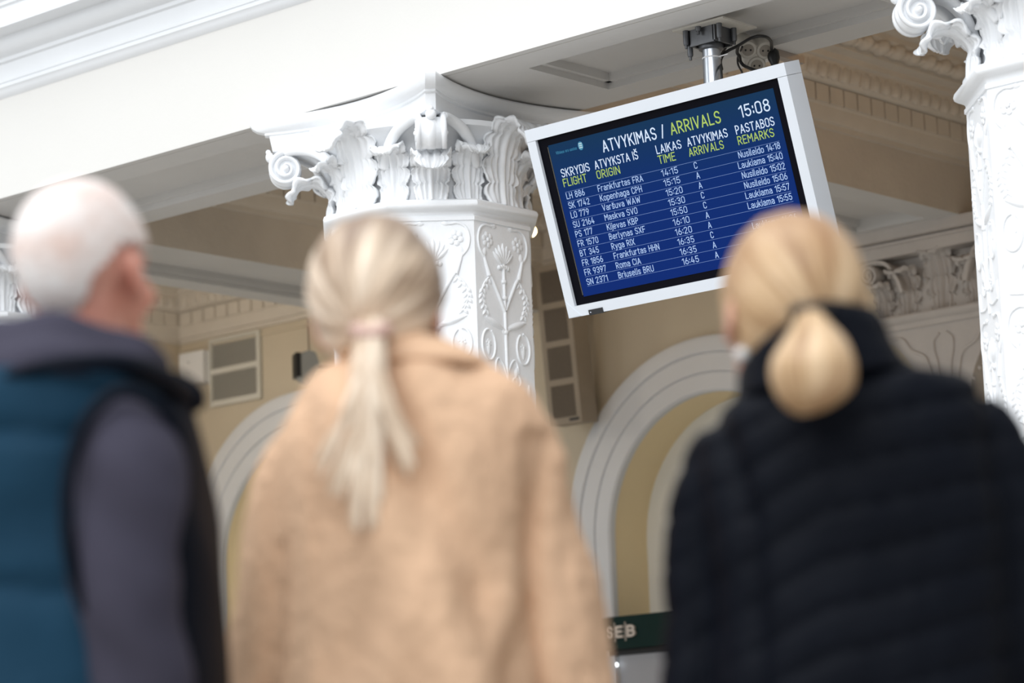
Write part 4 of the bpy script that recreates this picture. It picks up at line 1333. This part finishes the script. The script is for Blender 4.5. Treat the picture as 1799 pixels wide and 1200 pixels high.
# ------------------------------------------------------------------ grey-haired man in a vest over a hoodie
D = 3.6; PXM = FPX / D
H = headm(153, 488, D, 24, 8, 0, .945)
base = P(115, 600, D); base.z = 0
vest_r = [ring(*q, D) for q in ((-30, 640, 275, 655, .15), (-92, 685, 300, 690, .185), (-140, 755, 318, 758, .195), (-165, 850, 330, 850, .195), (-175, 950, 340, 950, .185), (-178, 1060, 350, 1060, .188), (-178, 1200, 360, 1200, .188), (-172, 1400, 362, 1400, .185), (-160, 1540, 358, 1540, .175))]
R_arm = [P(x, y, D + o_) for x, y, o_ in ((205, 740, -.10), (212, 900, -.17), (228, 1060, -.17), (262, 1330, -.12), (272, 1470, -.08))]
L_arm = [P(x, y, D + o_) for x, y, o_ in ((-60, 740, .06), (-140, 900, .10), (-165, 1060, .12), (-150, 1330, .14), (-140, 1470, .16))]
man = person('person', 'grey-haired man seen from behind in a teal vest over a grey hoodie, looking up', H, vest_r, [(1, R_arm), (-1, L_arm)], base, R(45), .18, .88, M_SKIN2, P(125, 610, D))
bm = haircap(H, (0, -.35, .94), lambda d, p: p.z > (-.012 if p.y > -.005 else -.058 + 1.5 * max(0, abs(p.x) - .022) + .2 * max(0, p.y + .055)) and (p.y < .055 or p.z > .10) and not (abs(p.x) > .055 and p.y > -.035 and p.z < .035), 1.045, .022, 5, 3.1)
bmesh.ops.solidify(bm, geom=bm.faces[:], thickness=.006)
mk('hair', bm, M_HAIR0, man)
# hoodie: yoke, hood lying on the shoulders, sleeves
bm = bmesh.new()
loft(bm, densify([ring(*q, D) for q in ((48, 598, 232, 625, .070), (20, 615, 252, 638, .088), (-20, 632, 275, 650, .105), (-75, 665, 300, 672, .125), (-100, 740, 310, 740, .14), (-110, 860, 320, 860, .15), (-110, 1200, 330, 1200, .15), (-100, 1580, 330, 1580, .15))], 2))
hp = [P(x, y, D + o_) for x, y, o_ in ((268, 650, .03), (245, 640, -.05), (175, 614, -.105), (95, 600, -.125), (25, 606, -.105), (-30, 628, -.02), (-10, 630, .07))]
tube(bm, smoothpath(hp, 6), [.026 + .012 * math.sin(math.pi * i / 36) for i in range(37)], 16)
hp = [P(x, y, D + o_) for x, y, o_ in ((272, 668, .02), (225, 655, -.09), (140, 642, -.145), (50, 645, -.155), (-30, 662, -.12), (-60, 682, -.02))]
tube(bm, smoothpath(hp, 6), [.026 + .016 * math.sin(math.pi * i / 30) for i in range(31)], 16)
pxtube(bm, [(205, 722), (212, 768), (217, 830), (219, 930), (231, 1050), (245, 1180), (256, 1320), (264, 1450)], [50, 80, 96, 97, 91, 84, 77, 62], D, PXM, [-.12, -.16, -.185, -.19, -.185, -.165, -.14, -.10])
pxtube(bm, [(-70, 715), (-120, 820), (-150, 930), (-165, 1050), (-160, 1180), (-150, 1320), (-145, 1450)], [70, 84, 84, 80, 76, 70, 60], D, PXM, [.06, .08, .1, .12, .13, .14, .15])
bm = remesh(bm, .0085, 5)
displace(bm, lambda c, n: .012 * foldnoise(c, 6, 10, 1.7) + .014 * foldnoise(c + RH * c.z * .8, 14, 7, 4.2))
hoodie = mk('hoodie', bm, M_HOOD, man)
bm = bmesh.new()
loft(bm, densify(vest_r, 3))
bm = remesh(bm, .010, 4)
def vestd(c, n):
    g = ((c.z + .10 * c.dot(RH)) / .19) % 1.0
    return -.012 * math.exp(-(min(g, 1 - g) / .07) ** 2) + .010 * foldnoise(c, 6, 6, 9.1) + .006 * foldnoise(c, 14, 14, 2.2)
displace(bm, vestd)
vest = mk('vest', bm, M_VEST, man)
bm = bmesh.new()
pp = [P(x, y, D + o_) for x, y, o_ in ((-60, 712, -.12), (0, 668, -.175), (70, 645, -.20), (140, 637, -.20), (215, 640, -.175), (275, 660, -.11), (315, 684, -.05), (340, 704, .0))]
tube(bm, smoothpath(pp, 6), [.006 + .010 * math.sin(math.pi * (i / 42) ** 2.2) for i in range(43)], 12)  # collar band, its dark line also stands for the hood's shadow
tube(bm, smoothpath([P(292, 668, D - .03), P(320, 684, D - .01), P(342, 705, D), P(318, 714, D + .01)], 5), [.014, .016, .018, .018, .019, .019, .020, .020, .019, .018, .016, .014, .012, .010, .008, .006], 12)
mk('vest_collar', bm, M_NAVY, vest)
bm = bmesh.new()
pp = [P(x, y, D + o_) for x, y, o_ in ((318, 800, -.16), (300, 735, -.19), (255, 695, -.215), (205, 690, -.23), (155, 735, -.245), (125, 815, -.25), (117, 910, -.25), (128, 1000, -.24), (152, 1070, -.22))]
tube(bm, smoothpath(pp, 6), [.009] * 49, 10)
mk('armhole_binding', bm, M_NAVY, vest)
bm = bmesh.new()      # vest front beyond the arm, its shade put in as near-black colour
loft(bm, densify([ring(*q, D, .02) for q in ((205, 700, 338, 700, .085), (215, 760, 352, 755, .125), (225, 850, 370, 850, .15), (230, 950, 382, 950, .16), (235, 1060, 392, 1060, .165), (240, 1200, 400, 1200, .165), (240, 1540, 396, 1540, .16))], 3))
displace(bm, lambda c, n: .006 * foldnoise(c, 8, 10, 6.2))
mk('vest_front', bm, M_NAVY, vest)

# ------------------------------------------------------------------ woman in a camel coat, long low ponytail
D = 3.85; PXM = FPX / D
H = headm(668, 556, D, 14, 10, 0, .985)
base = P(735, 600, D); base.z = 0
tor = [ring(*q, D) for q in ((612, 632, 800, 628, .070), (575, 665, 860, 655, .10), (520, 705, 920, 695, .118), (486, 760, 955, 745, .13), (478, 830, 955, 820, .138), (488, 920, 938, 910, .14), (494, 1010, 932, 1000, .14), (495, 1110, 936, 1100, .145), (488, 1220, 946, 1210, .15), (478, 1400, 960, 1400, .16), (468, 1600, 975, 1600, .165), (462, 1760, 985, 1760, .165))]
R_arm = [P(x, y, D + o_) for x, y, o_ in ((925, 790, 0), (967, 930, .0), (998, 1090, .0), (1020, 1300, .02), (1015, 1470, .05))]
L_arm = [P(x, y, D + o_) for x, y, o_ in ((515, 800, 0), (476, 930, .0), (462, 1090, .0), (454, 1300, .02), (458, 1470, .05))]
lady = person('person', 'blonde woman with long ponytail in a camel fleece coat, between man and puffer jacket', H, tor, [(1, R_arm), (-1, L_arm)], base, R(12), .17, .84, M_SKIN, P(700, 640, D))
bm = haircap(H, (0, -.90, -.44), lambda d, p: (p.y < .062 or p.z > .105) and p.z > -.075 and not (p.y > .02 and p.z < .03), 1.10, .05, 4.5, 8.3)
bmesh.ops.solidify(bm, geom=bm.faces[:], thickness=.01)
hair = mk('hair', bm, M_HAIR1, lady, ang=60)
rnd = random.Random(3)
bm = bmesh.new(); bm.loops.layers.uv.new('UVMap')
cur = []
def pt3(x, y, o_): return P(x, y, D + o_)
def tail(n, x_mid, x_end, spread, y0, y_div, y_end, dy, r0, r1):
    for k in range(n):
        a = rnd.uniform(-1, 1); q = rnd.uniform(-1, 1); e_ = y_end - dy * rnd.random()
        ym = (y_div + e_) / 2
        cur.append(([pt3(652 + a * 12, 562, -.118), pt3(651 + a * 18, 592, -.136 - .012 * (1 - a * a)), pt3(648 + a * 24, y0, -.152 - .016 * (1 - a * a)), pt3(x_mid + a * 22, y_div, -.160 - .012 * (1 - a * a)),
                     pt3((x_mid + x_end) / 2 + q * spread * .8, ym, -.168), pt3(x_end + q * spread, e_, -.164)], rnd.uniform(r0, r1), rnd.random()))
tail(30, 646, 644, 24, 660, 745, 940, 110, .0045, .0070)
tail(5, 632, 588, 14, 650, 715, 885, 40, .0035, .0050)
tail(4, 620, 558, 8, 650, 705, 850, 40, .0030, .0042)
tail(7, 664, 712, 16, 645, 700, 850, 60, .0038, .0055)
tail(4, 668, 735, 8, 640, 690, 825, 50, .0030, .0045)
strands(bm, cur)
mk('ponytail', bm, M_HAIR1, hair, ang=60)
bm = bmesh.new(); c = pt3(652, 584, -.132)
k_ = 20
tube(bm, [c + RH * .020 * math.cos(2 * math.pi * q / k_) + FH * .018 * math.sin(2 * math.pi * q / k_) + Vector((0, 0, .004 * math.cos(4 * math.pi * q / k_))) for q in range(k_ + 1)], .010, 8, False)
mk('hair_tie', bm, M_TIE, hair)
# coat
bm = bmesh.new()
loft(bm, densify(tor, 3))
pxtube(bm, [(900, 735), (938, 800), (962, 900), (986, 1020), (1008, 1150), (1022, 1300), (1018, 1450)], [40, 52, 56, 62, 66, 66, 60], D, PXM, [0, 0, 0, -.005, 0, .02, .04])
pxtube(bm, [(545, 745), (500, 810), (475, 900), (462, 1020), (456, 1150), (452, 1300), (456, 1450)], [40, 50, 52, 54, 56, 58, 54], D, PXM, [0, 0, 0, -.005, 0, .02, .04])
bm = remesh(bm, .0085, 5)
def coatd(c, n):
    x = (c - base).dot(RH); zz = c.z
    d = .028 * foldnoise(c + Vector((0, 0, 0)), 9, 2.0, 3.3) + .014 * foldnoise(c - RH * zz * .5, 12, 5, 7.7)
    # long folds running down towards the left hip, and a crease along the right sleeve seam
    t = x + .42 * (zz - 1.25)
    d += .014 * math.exp(-((t + .03) / .045) ** 2) - .024 * math.exp(-((t - .05) / .035) ** 2) + .012 * math.exp(-((x + .06) / .03) ** 2)
    t2 = x - .10 * (zz - 1.3)
    d += -.016 * math.exp(-((t2 - .142) / .016) ** 2) * (1 if zz < 1.42 else .3) - .014 * math.exp(-((t2 + .190) / .016) ** 2) * (1 if zz < 1.36 else 0)
    d = max(-.024 if abs(x + .01) < .145 else -.007, min(.03, d))
    d += .0035 * noise.noise(c * 60) + .002 * noise.noise(c * 130)
    return d
displace(bm, coatd)
coat = mk('coat', bm, M_CAMEL, lady, ang=80)
bm = bmesh.new()      # folded collar
loft(bm, densify([ring(*q, D) for q in ((655, 607, 775, 600, .068), (640, 612, 798, 606, .085), (612, 636, 850, 634, .108), (600, 652, 868, 650, .116), (606, 658, 862, 657, .106))], 3), True, False)
bmesh.ops.solidify(bm, geom=bm.faces[:], thickness=.012)
displace(bm, lambda c, n: .004 * foldnoise(c, 12, 20, 1.1) + .002 * noise.noise(c * 90))
mk('coat_collar', bm, M_CAMEL, coat, ang=80)

# ------------------------------------------------------------------ woman in a black puffer jacket, folded low ponytail
D = 3.6; PXM = FPX / D
H = headm(1384, 556, D, -16, 14, 4, .96)
base = P(1480, 600, D); base.z = 0
tor = [ring(*q, D) for q in ((1335, 655, 1560, 600, .080), (1305, 690, 1600, 648, .105), (1262, 730, 1690, 668, .122), (1228, 775, 1738, 715, .132), (1222, 840, 1755, 790, .138), (1230, 920, 1768, 880, .142), (1236, 1010, 1778, 980, .142), (1240, 1110, 1782, 1090, .145), (1240, 1250, 1785, 1240, .148), (1240, 1400, 1790, 1400, .152), (1242, 1540, 1790, 1540, .15))]
R_arm = [P(x, y, D + o_) for x, y, o_ in ((1720, 750, 0), (1790, 900, 0), (1818, 1080, 0), (1830, 1300, .03), (1822, 1480, .06))]
L_arm = [P(x, y, D + o_) for x, y, o_ in ((1262, 810, 0), (1225, 930, 0), (1212, 1090, 0), (1214, 1300, .03), (1222, 1480, .06))]
lad2 = person('person', 'blonde woman with folded low ponytail in a black quilted puffer jacket', H, tor, [(1, R_arm), (-1, L_arm)], base, R(-8), .17, .84, M_SKIN, P(1425, 640, D))
bm = haircap(H, (.12, -.88, -.46), lambda d, p: (p.y < .058 or p.z > .10) and p.z > -.048 and not (p.y > .005 and p.z < .025), 1.08, .03, 3.5, 2.3)
bmesh.ops.solidify(bm, geom=bm.faces[:], thickness=.01)
hair = mk('hair', bm, M_HAIR2, lad2, ang=60)
bm = bmesh.new(); uv = bm.loops.layers.uv.new('UVMap')
rr = densify([ring(*q, D, o_, 56, 2.1) for *q, o_ in ((1408, 543, 1440, 540, .018, -.120), (1400, 556, 1446, 553, .022, -.142), (1391, 578, 1464, 574, .032, -.172), (1376, 602, 1486, 598, .042, -.192), (1360, 630, 1499, 626, .050, -.205), (1356, 656, 1504, 652, .052, -.208), (1363, 684, 1499, 680, .048, -.206), (1374, 706, 1478, 702, .040, -.200), (1386, 720, 1452, 718, .028, -.192), (1400, 728, 1430, 726, .012, -.186))], 4)
for i, r_ in enumerate(rr):
    c = sum(r_, Vector()) / len(r_)
    for k in range(len(r_)):
        a = 2 * math.pi * k / len(r_)
        f = 1 + .11 * noise.noise(Vector((math.cos(a) * 3.2, math.sin(a) * 3.2, i * .045))) + .05 * noise.noise(Vector((math.cos(a) * 9, math.sin(a) * 9, i * .06)))
        r_[k] = c + (r_[k] - c) * f
vs = loft(bm, rr)
bm.verts.index_update()
n_ = len(rr[0])
for f in bm.faces:
    if len(f.verts) == 4:
        ks = [l.vert.index % n_ for l in f.loops]
        wrap = max(ks) - min(ks) > n_ / 2
        for l, k in zip(f.loops, ks):
            l[uv].uv = (((k + n_) if (wrap and k < n_ / 2) else k) / n_ * .6, l.vert.index // n_ / len(rr) * .5)
mk('ponytail', bm, M_HAIR2, hair, ang=60)
bm = bmesh.new(); bm.loops.layers.uv.new('UVMap')
rnd = random.Random(11); cur = []
for k in range(26):       # loose locks beside the right cheek
    x0 = rnd.uniform(-8, 10); w_ = rnd.uniform(0, 1)
    cur.append(([P(1448 + x0, 425, D - .02), P(1480 + x0 + 6 * w_, 475, D), P(1496 + x0 + 14 * w_, 530, D), P(1502 + x0 + 24 * w_, 575 + 20 * w_, D - .01)], rnd.uniform(.004, .007), rnd.random()))
strands(bm, cur)
mk('side_lock', bm, M_HAIR2, hair, ang=60)
bm = bmesh.new(); bm.loops.layers.uv.new('UVMap'); cur = []
for k in range(6):
    x0 = rnd.uniform(-5, 5)
    cur.append(([P(1296 + x0, 440, D - .01), P(1280 + x0, 500, D), P(1284 + x0, 560, D), P(1292 + x0, 606, D)], rnd.uniform(.003, .005), rnd.random()))
strands(bm, cur)
mk('side_lock', bm, M_HAIR2, hair, ang=60)
bm = bmesh.new(); c = P(1424, 546, D - .128)
tube(bm, [c + RH * .020 * math.cos(2 * math.pi * q / 20) + FH * .018 * math.sin(2 * math.pi * q / 20) for q in range(21)], .008, 8, False)
mk('hair_tie', bm, M_BTIE, hair)
bm = bmesh.new(); ball(bm, P(1304, 622, D - .03), .0095, 16, 12); mk('earring', bm, M_PEARL, lad2)
bm = bmesh.new()
loft(bm, densify(tor, 3))
bm1 = bm
pxtube(bm, [(1700, 712), (1740, 765), (1772, 840), (1797, 930), (1814, 1040), (1825, 1160), (1830, 1300), (1824, 1460)], [46, 56, 58, 58, 57, 55, 51, 46], D, PXM, [0, 0, 0, 0, 0, 0, .02, .04])
pxtube(bm, [(1280, 775), (1250, 825), (1228, 900), (1217, 990), (1213, 1110), (1212, 1250), (1216, 1350), (1220, 1460)], [44, 52, 52, 51, 49, 48, 46, 44], D, PXM, [0, 0, 0, 0, 0, 0, .02, .04])
bm = remesh(bm, .0075, 5)
def puff(c, n):
    x = (c - base).dot(RH)
    s_ = c.z - .20 * x - .55 * min(0, x + .05) * .6 + .012 * noise.noise(c * 5)
    g = (s_ / .055) % 1.0
    m_ = min(g, 1 - g)
    d = (-.0065 * math.exp(-(m_ / .07) ** 2) + .002 * (1 - (2 * g - 1) ** 2)) * (.45 if (x < -.15 or x > .19) else 1)
    d += .006 * foldnoise(c, 9, 9, 5.1) + .003 * foldnoise(c, 22, 22, 1.3)
    d -= .012 * (math.exp(-((x + .138 + .25 * max(0, c.z - 1.25)) / .014) ** 2) * (1 if c.z < 1.46 else 0) + math.exp(-((x - .178) / .012) ** 2) * (1 if c.z < 1.53 else 0))
    return d
displace(bm, puff)
jacket = mk('puffer_jacket', bm, M_PUFF, lad2, ang=80)
bm = bmesh.new()      # high standing collar
cr = [ring(*q, D, -.02) for q in ((1308, 634, 1536, 556, .098), (1299, 648, 1550, 572, .108), (1296, 676, 1570, 612, .114), (1292, 704, 1596, 654, .118))]
for r_, lift in zip(cr, (.036, .034, .022, .0)):      # the collar stands highest at the nape
    c = sum(r_, Vector()) / len(r_)
    for q in r_:
        q.z += lift * max(0, -(q - c).dot(FH) / .11) * max(0, 1 - abs((q - c).dot(RH)) / .09)
loft(bm, densify(cr, 4), True, False)
bmesh.ops.solidify(bm, geom=bm.faces[:], thickness=.016)
displace(bm, lambda c, n: .004 * foldnoise(c, 14, 22, 1.1))
mk('jacket_collar', bm, M_PUFF, jacket, ang=80)
